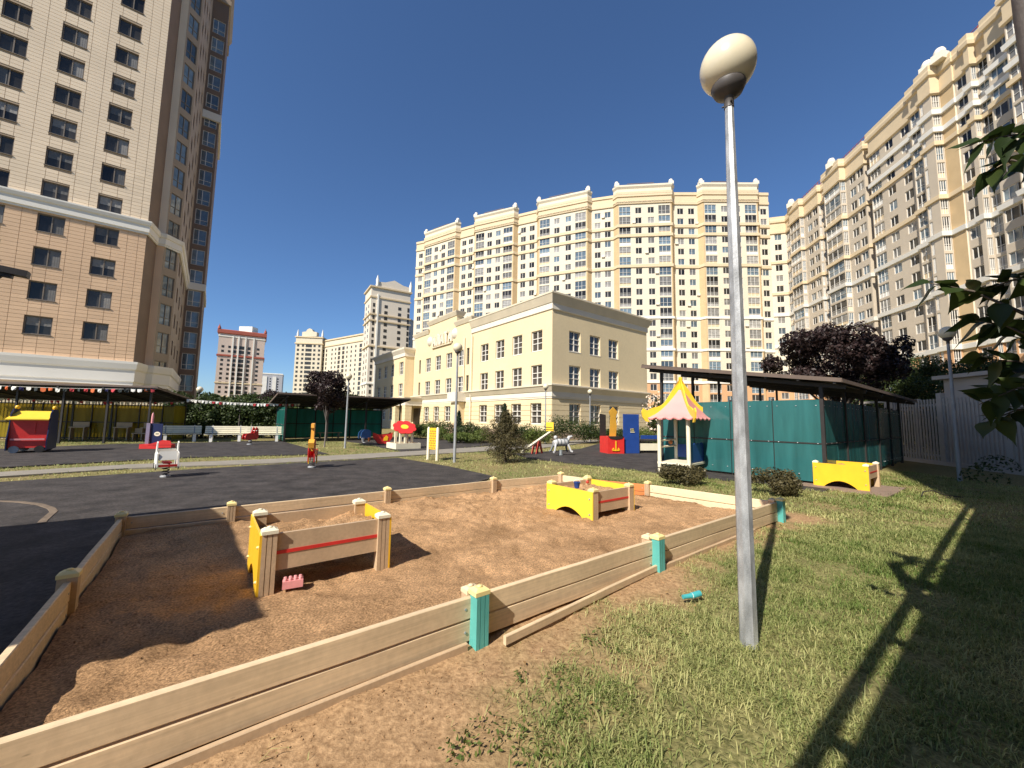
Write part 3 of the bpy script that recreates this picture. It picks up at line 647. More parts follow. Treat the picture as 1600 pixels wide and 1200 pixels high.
belts = MB(); beltw = MB()
segs_front = []
for a, b, kd in secs:
    A_ = gmid(a) - mb0; B_ = gmid(b) - mb0; d = (B_ - A_) / np.linalg.norm(B_ - A_); n = np.array([d[1], -d[0]]); Ln = np.linalg.norm(B_ - A_)
    if kd == 'r':
        k_ = 'ww' if Ln > 5 else 'w'
        ops = bay_strip(A_, B_, k_, MT, 2.0, wins, None, None, 1.0); wall_run(wb, A_, B_, ops, MT, 12.5, 0, 0); segs_front += [A_, B_]
    else:
        pr = 1.4; ch = .95
        q0 = A_ + d * ch + n * pr; q1 = B_ - d * ch + n * pr; L2 = np.linalg.norm(q1 - q0)
        bl = min(3.4, L2 * .24); r0 = q0 + d * .35; r1 = r0 + d * bl; r3 = q1 - d * .35; r2 = r3 - d * bl
        for s0, s1, k_, mi in ((A_, q0, '', 1), (q0, r0, '', 1), (r0, r1, 'b', 0), (r1, r2, 'ww', 0), (r2, r3, 'b', 0), (r3, q1, '', 1), (q1, B_, '', 1)):
            ops = bay_strip(s0, s1, k_, MT, 2.0, wins, None, None, 1.0); wall_run(wb, s0, s1, ops, MT, 12.5, 0, mi)
        segs_front += [q0, q1]
        # raised parapet over the projecting bay
        pb = MB(); pth = [A_, q0, q1, B_]
        pb.extr(pth, [(0, MT), (.0, 68.6), (.35, 69.2), (.35, 69.7), (-.5, 69.7)]); pb.build('raised_parapet', M_apt, mid)
        pb = MB(); pb.extr(pth, [(0, 66.0), (.3, 66.2), (.3, 66.9), (0, 67.1)]); pb.extr(pth, [(0, MT), (.3, MT + .2), (.3, MT + .8), (0, MT + 1.)]); pb.build('parapet_belt', M_beltc, mid)
        for p in (A_ * .95 + B_ * .05, A_ * .05 + B_ * .95):
            s = MB(); p = p + n * .7; s.box((*p, 70.1), (1.3, 1.3, .9), math.atan2(d[1], d[0])); s.lathe([(.62, 0), (.62, .3), (.4, .75), (.01, .95)], 10, (*p, 70.55)); s.build('roof_finial', M_kwht, mid)
        s = MB(); m0 = q0 * .8 + q1 * .2; m1 = q0 * .3 + q1 * .7
        s.beam((*(m0 - n), 70.8), (*(m1 - n), 70.8), .12, .12); s.beam((*(q0 - n), 70.0), (*(q1 - n), 70.0), .2, .35)
        for k in range(13): p = m0 + (m1 - m0) * k / 12 - n; s.beam((*p, 69.7), (*p, 70.8), .08, .08)
        s.build('roof_railing', M_brown, mid)
fr = [segs_front[0]]
for p in segs_front[1:]:
    if np.linalg.norm(p - fr[-1]) > .05: fr.append(p)
for z in (57.5, 54.5, 45.5): belts.extr(fr, [(.0, z - .45), (.25, z - .4), (.25, z + .4), (.0, z + .45)])
for z in (30.5, 21.5, 12.5): beltw.extr(fr, [(.0, z - .35), (.22, z - .3), (.22, z + .3), (.0, z + .35)])
belts.extr(fr, [(0, MT - .1), (.3, MT), (.3, MT + .7), (.05, MT + .8), (.05, 66.6), (.3, 66.8), (.3, 67.6), (-.6, 67.6)])
belts.build('belt', M_beltc, mid); beltw.build('belt', M_belt, mid)
E0 = gmid(1216) - mb0; W0 = gmid(640) - mb0
nb = np.array([0, 1.])
facade(wb, E0, E0 + np.array([.5, 16]), -.2, 67, (), 0, .1, 0); facade(wb, W0 + np.array([6, 16]), W0, -.2, 67, (), 0, .1, 0)
wb.build('wall', [M_apt, M_tanstrip, M_aptlow], mid)
s = MB()
for i in range(len(fr) - 1):
    p, q_ = fr[i], fr[i + 1]; s.add([(*p, 67.3), (*q_, 67.3), (*(q_ + nb * 15), 67.3), (*(p + nb * 15), 67.3)], [(0, 1, 2, 3)])
s.build('roof', M_roof, mid)
acm = MB().box((0, -.2, 0), (.85, .35, .6)).mesh('air_conditioner', M_kwht)
for w_ in random.sample([w2 for w2 in wins if w2[0] == 'w' and w2[4] > 22], 34): place(acm, w_[1], w_[2], w_[3] + random.choice((-1.35, 1.35)), w_[4] - .6, -.02, mid, 'air_conditioner')
def vis_mid(x, y, z):
    c = CM.T @ np.array([x, y, z - CAM_H]); px = 800 + FPX * c[0] / c[2]; py = 600 + FPX * c[1] / c[2]
    if px > 1010: return py < 620 and not 1135 < px < 1165
    if px > 862: return py < 462 + (px - 862) * .29
    return py < 462 + (862 - px) * .33
emit_windows(mid, wins, {'w': 300, 'b': 240}, vis_mid)

# right-hand wing, a separate house joined by a low link
def gw(px, off=0.):                                   # wing line: x = 68 + .16 (y - 52)
    d = ray(px, 664); k = d[0] / d[1]; Yv = (68 - .16 * 52) / (k - .16); p = np.array([k * Yv, Yv]); dd = np.array([-.16, -1]); dd /= np.linalg.norm(dd); return p + np.array([dd[1], -dd[0]]) * off
wg0 = gw(1430)
wing = thing('receding_apartment_wing', 'tall beige apartment block receding along the right edge with glazed bays and white belts', 'apartment block', (wg0[0], wg0[1], 0))
link_a = gmid(1216); link_b = gw(1243)
WT = 55.2
wl = [('lw', link_a, link_b)]
wins = []; wb = MB(); pthw = [link_a - wg0, link_b - wg0]
ops = bay_strip(link_a - wg0, link_b - wg0, 'w', 54.5, .2, wins, None, None, 1.0); wall_run(wb, link_a - wg0, link_b - wg0, ops, WT, 13.5, 0, 3)
layout = [(1243, 1252, 'b', 0), (1252, 1257, 's', 0), (1257, 1274, 'b', 1.1), (1274, 1277, 's', 0), (1277, 1298, 'ww', 0), (1298, 1318, 'b', -.8), (1318, 1346, 'b', 1.2), (1346, 1350, 's', 0), (1350, 1378, 'ww', 0),
          (1378, 1393, 'x', -1.2), (1393, 1412, 'b', .6), (1412, 1474, 'ww', .6), (1474, 1500, 'b', 1.2), (1500, 1508, 'b', 1.9), (1508, 1522, 'r', 1.9), (1522, 1546, 's', .6), (1546, 1574, 'w', .4), (1574, 1582, 's', .9), (1582, 1612, 'b', .0), (1612, 1670, 'ww', .8), (1670, 1720, 'b', 2.2), (1720, 1760, 's', .8)]
prev = pthw[-1]
pz = [prev]
for a, b, kd, off in layout:
    p0 = gw(a, off) - wg0; p1 = gw(b, off) - wg0
    if np.linalg.norm(p0 - prev) > .05:
        Lr = float(np.linalg.norm(p0 - prev)); wall_run(wb, prev, p0, bay_strip(prev, p0, 'b' if Lr > .75 and kd != 'x' else '', 54.5, .2, wins, None, None, 1.0), WT, 13.5, 0, 3 if Lr < .75 else 0); pz.append(p0)
    ops = bay_strip(p0, p1, kd if kd in ('b', 'ww', 'w') else '', 54.5, .2, wins, None, None, 1.0)
    wall_run(wb, p0, p1, ops, WT, 13.5, 0, {'s': 1 if a == 1522 else 0, 'x': 4}.get(kd, 0)); prev = p1; pz.append(p1)
pthw = [pthw[0]] + pz
e = pthw[-1]; facade(wb, e, e + np.array([16, -2]), -.2, WT, (), 0, .1, 0)
wb.build('wall', [M_apt2, M_tanstrip, M_aptlow, M_apt, M_brown], wing)
bl = MB(); bw = MB()
for z in (46.7, 37.7): bl.extr(pthw, [(0, z - .4), (.25, z - .35), (.25, z + .35), (0, z + .4)])
for z in (31.7, 22.7, 13.7): bw.extr(pthw, [(0, z - .45), (.25, z - .4), (.35, z + .3), (0, z + .4)])
pn_ = [p for i, p in enumerate(pthw) if np.hypot(*(p - gw(1412) + wg0)) > 0]
near = [p for p in pthw if (p + wg0)[1] < gw(1388)[1]]
for z in (52.0, 49.0): bw.extr(near, [(0, z - .45), (.28, z - .4), (.34, z + .35), (0, z + .4)])
bl.extr(pthw, [(0, WT - .2), (.3, WT), (.3, WT + .6), (.05, WT + .7), (.05, 58.2), (.35, 58.4), (.4, 59.0), (.3, 59.4), (.3, 60.1), (-.5, 60.1)])
bl.build('belt', M_beltc, wing); bw.build('belt', M_belt, wing)
s = MB(); line = [gw(px, -.6) - wg0 for px in (1243, 1300, 1350, 1400, 1450, 1500, 1550, 1600, 1700)]
for i in range(len(line) - 1):
    for zz in (60.6, 61.3): s.beam((*line[i], zz), (*line[i + 1], zz), .08, .08)
    n_ = max(2, int(np.linalg.norm(line[i + 1] - line[i]) / 1.1))
    for k in range(n_): p = line[i] + (line[i + 1] - line[i]) * k / n_; s.beam((*p, 60), (*p, 61.4), .09, .09)
s.build('roof_railing', M_redf, wing)
for px in (1262, 1334, 1512, 1536):
    s = MB(); p = gw(px, 1.2) - wg0; s.box((*p, 60.3), (1.5, 1.5, 1.2), .16); s.lathe([(.75, 0), (.75, .35), (.5, .9), (.02, 1.1)], 10, (*p, 60.9)); s.build('roof_finial', M_kwht, wing)
s = MB()
for i in range(len(pthw) - 1):
    p, q_ = pthw[i], pthw[i + 1]; s.add([(*p, 59.8), (*q_, 59.8), (*(q_ + np.array([15, 0])), 59.8), (*(p + np.array([15, 0])), 59.8)], [(0, 1, 2, 3)])
s.build('roof', M_roof, wing)
def vis_w(x, y, z):
    c = CM.T @ np.array([x, y, z - CAM_H]); px = 800 + FPX * c[0] / c[2]; py = 600 + FPX * c[1] / c[2]; return 0 < px < 1605 and -5 < py < 570
emit_windows(wing, wins, {'w': 200, 'b': 260}, vis_w)

# ---- distant towers
def tower(name, label, px0, px1, Yv, ztop, skew, dep, style):
    a = pt(px0, 640, Yv); b = pt(px1, 640, Yv + skew); o = (a + b) / 2
    t = thing(name, label, 'apartment tower', (o[0], o[1], 0)); A_ = a[:2] - o[:2]; B_ = b[:2] - o[:2]; d = (B_ - A_); Ln = np.linalg.norm(d); d /= Ln; n = np.array([d[1], -d[0]])
    Cc = B_ - n * dep; Dd = A_ - n * dep; wb = MB(); gl = MB()
    cols = style['cols']; fl = int((ztop - style.get('cap', 5)) / 3)
    def face(p0, p1, cs, mi):
        dd = (p1 - p0); L = np.linalg.norm(dd); dd = dd / L; nn = np.array([dd[1], -dd[0]])
        facade(wb, p0, p1, -.2, ztop, (), 0, .2, mi)
        for c, ww, hh in cs:
            for k in range(2, fl):
                p = p0 + dd * (c * L) + nn * .02; z = 3 * k + 1.5
                gl.box((*p, z), (ww, .12, hh), math.atan2(dd[1], dd[0]), m=0)
    face(A_, B_, cols, 0); face(B_, Cc, style.get('side', [(.3, 1.5, 1.6), (.7, 1.5, 1.6)]), 0); face(Dd, A_, style.get('side', [(.3, 1.5, 1.6), (.7, 1.5, 1.6)]), 0); facade(wb, Cc, Dd, -.2, ztop)
    wb.prism([A_, B_, Cc, Dd], (0, 0, ztop - .3), (1, 0, 0), (0, 1, 0), (0, 0, .2), 1)
    wb.build('wall', [style['m'], M_roof], t); gl.raw('window', M_glass, t, 'stuff')
    ring = [A_, B_, Cc, Dd]
    for z, h, e, m in style['belts']:
        s = MB(); s.extr(ring, [(0, z), (e, z + h * .15), (e, z + h * .85), (0, z + h)], closed=True); s.build('belt', m, t)
    for c0, c1, m in style.get('strips', []):
        s = MB(); p0 = A_ + d * Ln * c0; p1 = A_ + d * Ln * c1; s.beam((*(p0 + n * .3), (ztop - 4) / 2), (*(p1 + n * .3), (ztop - 4) / 2), .6, ztop - 4); s.build('pilaster', m, t)
    return t, A_, B_, Cc, Dd, d, n, Ln
M_far1 = mat('pinkish facade plaster', (.56, .45, .38), .85, .05, .1); M_far2 = mat('pale facade plaster', (.62, .55, .42), .85, .05, .1); M_far3 = mat('grey beige facade', (.66, .58, .47), .85, .05, .1)
M_far4 = mat('grey panel facade', (.42, .42, .44), .85, .05, .1)
r = tower('red_trimmed_tower', 'distant pink and white tower with dark red roof edge beyond the hedge', 332, 406, 252, 58, 14, 20,
          dict(m=M_far1, cap=8, cols=[(.1, 1.4, 1.5), (.24, 1.4, 1.5), (.36, 1.6, 1.9), (.5, 4.2, 2.2), (.66, 1.6, 1.9), (.86, 1.4, 1.5)], belts=[(55, 3, .9, M_redf), (40, 1.3, .5, M_redf), (53, 1, .3, M_belt), (22, 1, .4, M_beltc), (13, 1, .4, M_beltc)],
               strips=[(.29, .32, M_belt), (.41, .44, M_belt), (.56, .59, M_belt), (.74, .77, M_belt)]))
s = MB(); s.box((-.5, 6, 60), (9, 6, 4)); s.build('roof_hut', M_belt, r[0])
s = MB()
for p in (r[1], r[2]): s.lathe([(.9, 58), (.9, 59), (.2, 60.5), (.05, 61.5)], 8, (p[0], p[1], 0))
s.build('roof_finial', M_redf, r[0])
tower('grey_tower', 'small distant grey tower between the red trimmed tower and the pale block', 403, 438, 440, 50, 10, 20, dict(m=M_far4, cols=[(.45, 1.2, 1.5), (.8, 1.2, 1.5)], belts=[(48.5, 1.5, .3, M_belt)], strips=[(.1, .3, M_belt), (.55, .72, M_belt)]))
r = tower('arched_pale_block', 'distant pale block with a small arched gable on its left end', 455, 497, 262, 56, 2, 18, dict(m=M_far2, cols=[(.1, 1.4, 1.5), (.28, 1.4, 1.5), (.5, 4, 1.9), (.72, 1.4, 1.5), (.9, 1.4, 1.5)], belts=[(50.5, 1.2, .5, M_beltc), (55, 1, .6, M_beltc)]))
s = MB(); s.prism([(-5, 0), (5, 0), (5, 3), (2.5, 3.4), (1.5, 5), (0, 5.6), (-1.5, 5), (-2.5, 3.4), (-5, 3)], (0, -.2, 56), (1, 0, 0), (0, 0, 1), (0, 3, 0)); s.build('arched_gable', M_far2, r[0])
s = MB()
for x in (-8.5, 8.5): s.lathe([(.7, 56), (.7, 58), (.1, 61)], 8, (x, 1, 0))
s.build('roof_finial', M_belt, r[0])
tower('pale_long_block', 'distant pale curved block between the arched gable and the tall slim tower', 497, 570, 268, 54, -30, 16, dict(m=M_far2, cols=[(.05, 1.5, 2), (.12, 1.5, 2), (.25, 1.3, 1.5), (.33, 1.3, 1.5), (.41, 2.5, 2.2), (.5, 2.5, 2.2), (.58, 1.3, 1.5), (.67, 1.3, 1.5), (.76, 1.3, 1.5), (.86, 2.5, 2.2), (.95, 1.3, 1.5)], belts=[(49, 1.2, .5, M_beltc), (53, 1.2, .6, M_beltc)]))
r = tower('slim_corner_tower', 'tall slim beige tower with a curved gable left of the curved block', 571, 634, 182.5, 65, 10, 14, dict(m=M_far3, cap=7, cols=[(.08, 1, 1.8), (.38, 1.5, 1.5), (.73, 1.5, 1.5), (.96, 1, 2.2)], belts=[(47.5, .9, .5, M_beltc), (50.5, .9, .5, M_beltc), (35, .9, .5, M_beltc), (17, .9, .4, M_belt), (59, 1, .4, M_beltc), (64, 1, .7, M_beltc)], strips=[(.15, .19, M_belt)]))
s = MB(); Ln = r[7]; s.prism([(-Ln * .36, 0), (Ln * .5, 0), (Ln * .5, 2.2), (Ln * .3, 2.6), (.07 * Ln, 4.4), (-Ln * .16, 2.6), (-Ln * .36, 2.2)], (0, 0, 65), (*r[5], 0), (0, 0, 1), (-r[6][0] * 4, -r[6][1] * 4, 0)); s.build('curved_gable', M_far3, r[0])
s = MB()
for p in (r[1] * .72, r[2]): s.lathe([(.6, 65), (.8, 68), (.1, 70.5)], 8, (p[0], p[1], 0))
s.build('roof_finial', M_belt, r[0])
tower('shaded_grey_tower', 'dark grey tower peeping out between the slim tower and the curved block', 630, 646, 215, 58, 12, 16, dict(m=M_far4, cols=[(.3, 1.5, 1.5), (.7, 1.5, 1.5)], belts=[(57, 1, .4, M_far4)]))

# ---------------------------------------------------------------- sandbox frame
sb = thing('sandbox', 'large wooden sandpit frame of beige boards and capped posts around the sand', 'sandpit', (0, 0, 0))
def post_section(w_, d_):                             # grooved front
    g = .012; a = w_ / 2
    return [(-a, -d_), (a, -d_), (a, 0), (a * .42, 0), (a * .42, -g), (a * .30, -g), (a * .30, 0), (-a * .30, 0), (-a * .30, -g), (-a * .42, -g), (-a * .42, 0), (-a, 0)]
def cap_mb(w_, d_, z, pyr=.018):
    a, b = w_ / 2 + .008, d_ / 2 + .008; mb = MB()
    mb.box((0, 0, z + .014), (2 * a, 2 * b, .028))
    r = [(-a * .96, -b * .96, z + .028), (a * .96, -b * .96, z + .028), (a * .96, b * .96, z + .028), (-a * .96, b * .96, z + .028)]
    t = [(-a * .55, -b * .55, z + .028 + pyr), (a * .55, -b * .55, z + .028 + pyr), (a * .55, b * .55, z + .028 + pyr), (-a * .55, b * .55, z + .028 + pyr)]
    mb.add(r + t, [(0, 1, 5, 4), (1, 2, 6, 5), (2, 3, 7, 6), (3, 0, 4, 7), (4, 5, 6, 7)]); mb.lathe([(.001, 0), (.02, 0), (.02, .008), (.012, .012), (.0005, .013)][::1], 10, (0, 0, z + .028 + pyr)); return mb
me_out = MB().prism(post_section(.125, .075), (0, -.075, -.1), (1, 0, 0), (0, -1, 0), (0, 0, .42)).mesh('post', M_teal)
pm = MB(); pm.prism(post_section(.125, .075), (0, 0, -.1), (1, 0, 0), (0, 1, 0), (0, 0, .395)); pm.prism([(-.0625, 0), (.0625, 0), (.0625, .075), (-.0625, .075)], (0, 0, -.1), (1, 0, 0), (0, 1, 0), (0, 0, .39))
me_in = pm.mesh('post', M_tan)
def fullpost(m):
    mb = MB(); mb.prism(post_section(.092, .055), (0, .055, -.1), (1, 0, 0), (0, 1, 0), (0, 0, .42)); mb.prism([(-x, -y) for x, y in post_section(.092, .055)], (0, -.056, -.1), (1, 0, 0), (0, 1, 0), (0, 0, .42)); return mb.mesh('post', m)
me_tan = fullpost(M_tan); me_cap = cap_mb(.105, .085, .32).mesh('post_cap', M_cap); me_capi = cap_mb(.10, .075, .295, .012).mesh('post_cap', M_lwood); me_capf = cap_mb(.092, .105, .318).mesh('post_cap', M_cap)
# two-sided posts: teal half outside, tan half inside
def post2(a, b, rz):
    x, y = uv(a, b)
    o = link('post', me_tp, sb, None, (x, y, 0), rz); c = link('post_cap', me_cap, o, None, (0, -.055, 0)); c = link('post_cap', me_capi, o, None, (0, .06, 0)); return o
tpm = MB(); tpm.prism([(x, -y - .0) for x, y in post_section(.102, .09)], (0, -.105, -.12), (1, 0, 0), (0, 1, 0), (0, 0, .44), 0)
tpm.prism([(x, y) for x, y in post_section(.102, .085)], (0, .105, -.12), (1, 0, 0), (0, 1, 0), (0, 0, .42), 1)
me_tp = tpm.mesh('post', [M_teal, M_tan])
def post1(a, b, rz, m=me_tan):
    x, y = uv(a, b); o = link('post', m, sb, None, (x, y, 0), rz); link('post_cap', me_capf, o); return o
for a in (1.60, 3.85): post2(a, 2.46, UV_ANG)
post2(7.37, 2.46, UV_ANG)
post1(-.75, 4.45, UV_ANG + math.pi / 2); post1(-.75, 6.67, UV_ANG)
for a in (.33, 2.5, 4.72): post1(a, 6.67, UV_ANG)
post1(6.5, 6.5, UV_ANG); post1(6.62, 5.80, UV_ANG + math.pi / 2); post1(7.05, 4.6, UV_ANG + math.pi / 2); post2(-.75, 2.46, UV_ANG)
def plank(a, b, z, h, m=M_wood, th=.042, parent=sb, lift=0):
    a = np.array(a); b = np.array(b); d = (b - a); Ln = np.linalg.norm(d); d /= Ln; mb = MB(); c = .005
    prof = [(-th / 2, c), (-th / 2 + c, 0), (th / 2 - c, 0), (th / 2, c), (th / 2, h - c), (th / 2 - c, h), (-th / 2 + c, h), (-th / 2, h - c)]
    n_ = max(2, int(Ln / .35)); off = [random.uniform(-.003, .003) for _ in range(n_ + 1)]; up = [random.uniform(-.002, .002) for _ in range(n_ + 1)]
    nn = np.array([d[1], -d[0]]); vs_ = []
    for i in range(n_ + 1):
        p = a + d * Ln * i / n_
        for x, zz in prof: q_ = p + nn * (x + off[i]); vs_.append((q_[0], q_[1], z + zz + up[i] + lift * i / n_))
    k = len(prof); fs = [(i * k + j, i * k + (j + 1) % k, (i + 1) * k + (j + 1) % k, (i + 1) * k + j) for i in range(n_) for j in range(k)]
    mb.add(vs_, fs + [tuple(range(k))[::-1], tuple(range(n_ * k, n_ * k + k))]); o = mb.build('plank', m, parent)
    if parent is sb:
        for f_ in (.05 / Ln, 1 - .05 / Ln):
            for sg_ in (-1, 1):
                q_ = a + d * Ln * f_ + nn * sg_ * (th / 2 + .002); c_ = Vector((q_[0], q_[1], z + h * .5)); ex_ = Vector((d[0], d[1], 0)); sc_ = MB()
                sc_.prism([(.009 * math.cos(t_), .009 * math.sin(t_)) for t_ in np.linspace(0, 2 * math.pi, 8, endpoint=False)], c_, ex_, (0, 0, 1), Vector((nn[0], nn[1], 0)) * sg_ * .004); sc_.build('screw', M_steel, o)
    return o
runs = [((-.70, 2.46), (1.535, 2.46), M_wood), ((1.665, 2.46), (3.785, 2.46), M_wood), ((3.915, 2.46), (7.30, 2.46), M_wood), ((-.75, 2.52), (-.75, 4.38), M_wood), ((-.75, 4.52), (-.75, 6.6), M_wood),
        ((-.68, 6.69), (.26, 6.69), M_wood), ((.40, 6.69), (2.43, 6.69), M_wood), ((2.57, 6.69), (4.65, 6.69), M_wood), ((4.79, 6.69), (6.43, 6.56), M_wood), ((6.52, 6.43), (6.61, 5.87), M_lwood),
        ((6.64, 5.73), (7.03, 4.68), M_orange), ((7.07, 4.53), (7.36, 2.54), M_lwood)]
for a, b, m in runs:
    a = np.array(a); b = np.array(b); e_ = (b - a) / np.linalg.norm(b - a) * .024; a = a - e_; b = b + e_
    plank(uv(*a), uv(*b), .150 + random.uniform(-.004, .004), .143, m); plank(uv(*a), uv(*b), .0 + random.uniform(-.003, .002), .140, m)
# outer kick boards resting on edge along the soil
ob = thing('loose_board', 'long weathered board standing on edge in the soil beside the sandpit', 'board', (0, 0, 0))
plank(uv(1.72, 2.26), uv(3.80, 2.40), .0, .062, M_wood, .03, ob)
ob = thing('loose_board', 'low board along the foot of the sandpit behind the tall lamp post', 'board', (0, 0, 0))
plank(uv(3.95, 2.385), uv(6.3, 2.40), -.01, .055, M_tan, .03, ob)
ob = thing('loose_board', 'half buried board at the foot of the nearest sandpit side', 'board', (0, 0, 0))
plank(uv(-.4, 2.38), uv(1.5, 2.395), -.05, .075, M_tan, .03, ob)

# ---------------------------------------------------------------- sand tables
def sand_table(label, u0, u1, v0, v1, zb, zt, fill):
    c = uv((u0 + u1) / 2, (v0 + v1) / 2); t = thing('sand_table', label, 'sand table', (c[0], c[1], zb), UV_ANG, 'sand play tables with yellow end boards'); a = (u1 - u0) / 2; b = (v1 - v0) / 2; H = zt - zb
    for sx in (-1, 1):
        for sy in (-1, 1):
            mb = MB(); mb.prism([(x, y) for x, y in post_section(.11, .1)], (sx * (a - .055), sy * (b - .05) + sy * .05, -.08), (1, 0, 0), (0, sy, 0), (0, 0, H + .05)); o = mb.build('leg', M_tan, t)
            cm = cap_mb(.105, .10, H - .03); cm.v = [(x + sx * (a - .055), y + sy * (b - .05) + sy * .0, z) for x, y, z in cm.v]; cm.build('leg_cap', M_cream if 'second' not in label else M_cap, o)
    for sy in (-1, 1):
        y = sy * (b - .115 * .2)
        for z0_, h_ in ((H - .185, .145), (H - .345, .135)):
            mb = MB(); mb.box((0, sy * (b - .045), z0_ + h_ / 2), (2 * a - .22, .035, h_)); mb.build('plank', M_tan, t)
        mb = MB(); mb.box((0, sy * (b - .040), H - .197), (2 * a - .22, .034, .030)); mb.build('red_strip', M_red, t)
    for sx in (-1, 1):
        zt_ = H - .03; zb_ = -.02; arc = [(-b * .62 + b * 1.24 * i / 12, zb_ + (H * .30) * math.sin(math.pi * i / 12) ** .8) for i in range(13)]
        poly = [(-b, zt_), (-b, zb_), ] + arc + [(b, zb_), (b, zt_)]
        mb = MB(); mb.prism(poly, (sx * a, 0, 0), (0, 1, 0), (0, 0, 1), (sx * .018, 0, 0)); e_ = mb.build('end_board', M_yel if 'nearest' in label or 'grass' in label else M_yel2, t)
        for y in (-b + .06, b - .06):
            for z in (H * .35 - .08, H - .14):
                mb = MB(); mb.tube([(sx * (a + .017), y, z), (sx * (a + .032), y, z)], [.014, .009], 8); mb.build('bolt', M_cap if 'nearest' in label else M_steel2, e_)
    n_ = 34; xs = np.linspace(-a + .03, a - .03, n_); ys = np.linspace(-b + .06, b - .06, n_); XX, YY = np.meshgrid(xs, ys)
    ZZ = H - .14 + (fbm(XX * 4 + u0, YY * 4 + v0, 17) - .5) * .16 + (fbm(XX * 20, YY * 20, 18, 2) - .5) * .03
    id_ = np.arange(n_ * n_).reshape(n_, n_); qq = np.stack([id_[:-1, :-1], id_[:-1, 1:], id_[1:, 1:], id_[1:, :-1]], -1).reshape(-1, 4)
    np_mesh('sand_filling', np.stack([XX, YY, ZZ], -1).reshape(-1, 3), qq, M_sand, t, None, smooth=True)
    mb = MB(); mb.box((0, 0, H - .29), (2 * a - .06, 2 * b - .1, .03)); mb.build('tray_bottom', M_tan, t)
    return t
sand_table('nearest sand table with a pink toy brick at its front leg', .42, 1.50, 3.90, 4.78, .06, .585, 1)
sand_table('second sand table near the far corner holding a blue toy bucket', 4.60, 5.60, 3.92, 4.92, .08, .52, 1)
sand_table('yellow sand table standing alone on the grass by the teal shelter', 12.28, 13.45, 2.18, 3.25, .03, .62, 0)
mb = MB(); p = uv(12.85, 2.65); mb.box((p[0], p[1], .0), (1.9, 1.75, .05), UV_ANG); mb.build('worn_pad', mat('dusty paving pad', (.23, .165, .125), .9, .15, 3, .4, 50), None, 'structure')
# toys in the sand
tb = thing('toy_brick', 'pink plastic building brick lying at the foot of the nearest sand table', 'toy brick', (*at(457, 917, .09), .125), UV_ANG - .15)
mb = MB(); mb.box((0, 0, 0), (.155, .085, .062)); mb.build('brick_body', M_pink, tb)
mb = MB()
for i in range(4):
    for j in range(2): mb.lathe([(.0135, 0), (.0135, .017), (.011, .020), (.0005, .020)], 10, (-.057 + i * .038, -.02 + j * .04, .031))
mb.build('brick_studs', M_pink, tb)
tb = thing('toy_bucket', 'small blue toy bucket in the second sand table', 'toy bucket', (*uv(5.0, 4.62), .42))
mb = MB(); mb.lathe([(.04, 0), (.055, .09), (.06, .095), (.053, .095), (.042, .02), (.001, .015)], 16); mb.build('bucket_body', M_blue, tb)
mb = MB(); mb.tube([(.056 * math.cos(t), .0, .09 + .05 * math.sin(t)) for t in np.linspace(0, math.pi, 9)], .004, 6); mb.build('bucket_handle', M_white, tb)
tb = thing('toy_ball', 'tiny red and white ball on the edge of the second sand table', 'toy ball', (*uv(5.38, 4.72), .44)); mb = MB(); mb.sphere((0, 0, .03), .03, 14, 9); mb.build('ball_skin', M_redl, tb)
pz_ = at(1081, 934, .03); tb = thing('toy_scoop', 'teal plastic tube shaped toy lying in the grass left of the lamp post', 'toy', (pz_[0], pz_[1], .035), .25)
mb = MB(); mb.tube([(-.09, 0, .01), (-.02, .0, .012), (.0, 0, .012), (.09, .01, .02)], [.018, .02, .025, .026], 10); mb.build('scoop_body', mat('turquoise plastic', (.06, .36, .38), .4, .08, 8), tb)
mb = MB(); mb.lathe([(.021, -.006), (.026, 0), (.021, .006)], 12); o = mb.build('scoop_collar', M_white, tb); o.rotation_euler = (0, R(90), 0); o.location = (.0, 0, .012)

# ---------------------------------------------------------------- street lamps
def lamp(label, base, h, rg, r0=.055, r1=.035, lean=(0, 0), detail=False):
    t = thing('street_lamp', label, 'street lamp', (base[0], base[1], gz(base[0], base[1]) if detail else 0), 0, 'globe street lamps')
    top = (lean[0], lean[1], h - rg * .92); mb = MB(); k = 9 if detail else 10
    if detail: mb.tube([(0, 0, -.1), (0, 0, 0.02), (lean[0] * .38, lean[1] * .38, h * .38), (lean[0] * .7, lean[1] * .7, h * .7), (lean[0], lean[1], h - rg * 1.45)], [r0 * 1.02, r0, r0 * .86, r0 * .72, r1], 8)
    else: mb.tube([(0, 0, -.1), (0, 0, h * .5), (lean[0], lean[1], h - rg * 1.3)], [r0, (r0 + r1) / 2, r1], 10)
    if detail:
        mb.sm = [False] * len(mb.sm)
    mb.build('pole', M_steel if detail else M_steel2, t)
    mb = MB(); mb.lathe([(r1 * 1.12, -rg * 1.75), (r1 * 1.12, -rg * 1.32), (r1 * 1.3, -rg * 1.30), (rg * .50, -rg * 1.12), (rg * .62, -rg * .86), (rg * .60, -rg * .78), (.001, -rg * .7)], 24, (lean[0], lean[1], h)); c = mb.build('collar', M_collar, t)
    if detail:
        for a in (0.4, 2.5, 4.6):
            mb = MB(); mb.tube([(lean[0] + r1 * math.cos(a), lean[1] + r1 * math.sin(a), h - rg * 1.6), (lean[0] + r1 * 1.6 * math.cos(a), lean[1] + r1 * 1.6 * math.sin(a), h - rg * 1.6)], .007, 6); mb.build('set_screw', M_black, c)
    mb = MB(); mb.sphere((lean[0], lean[1], h), rg, 32, 20); mb.build('globe', M_globe, t); return t
B1 = at(1170, 1006); lamp('tall galvanised lamp post with cream globe standing on the lawn in front', B1, 4.44, .205, .060, .032, (.0, .0), True)
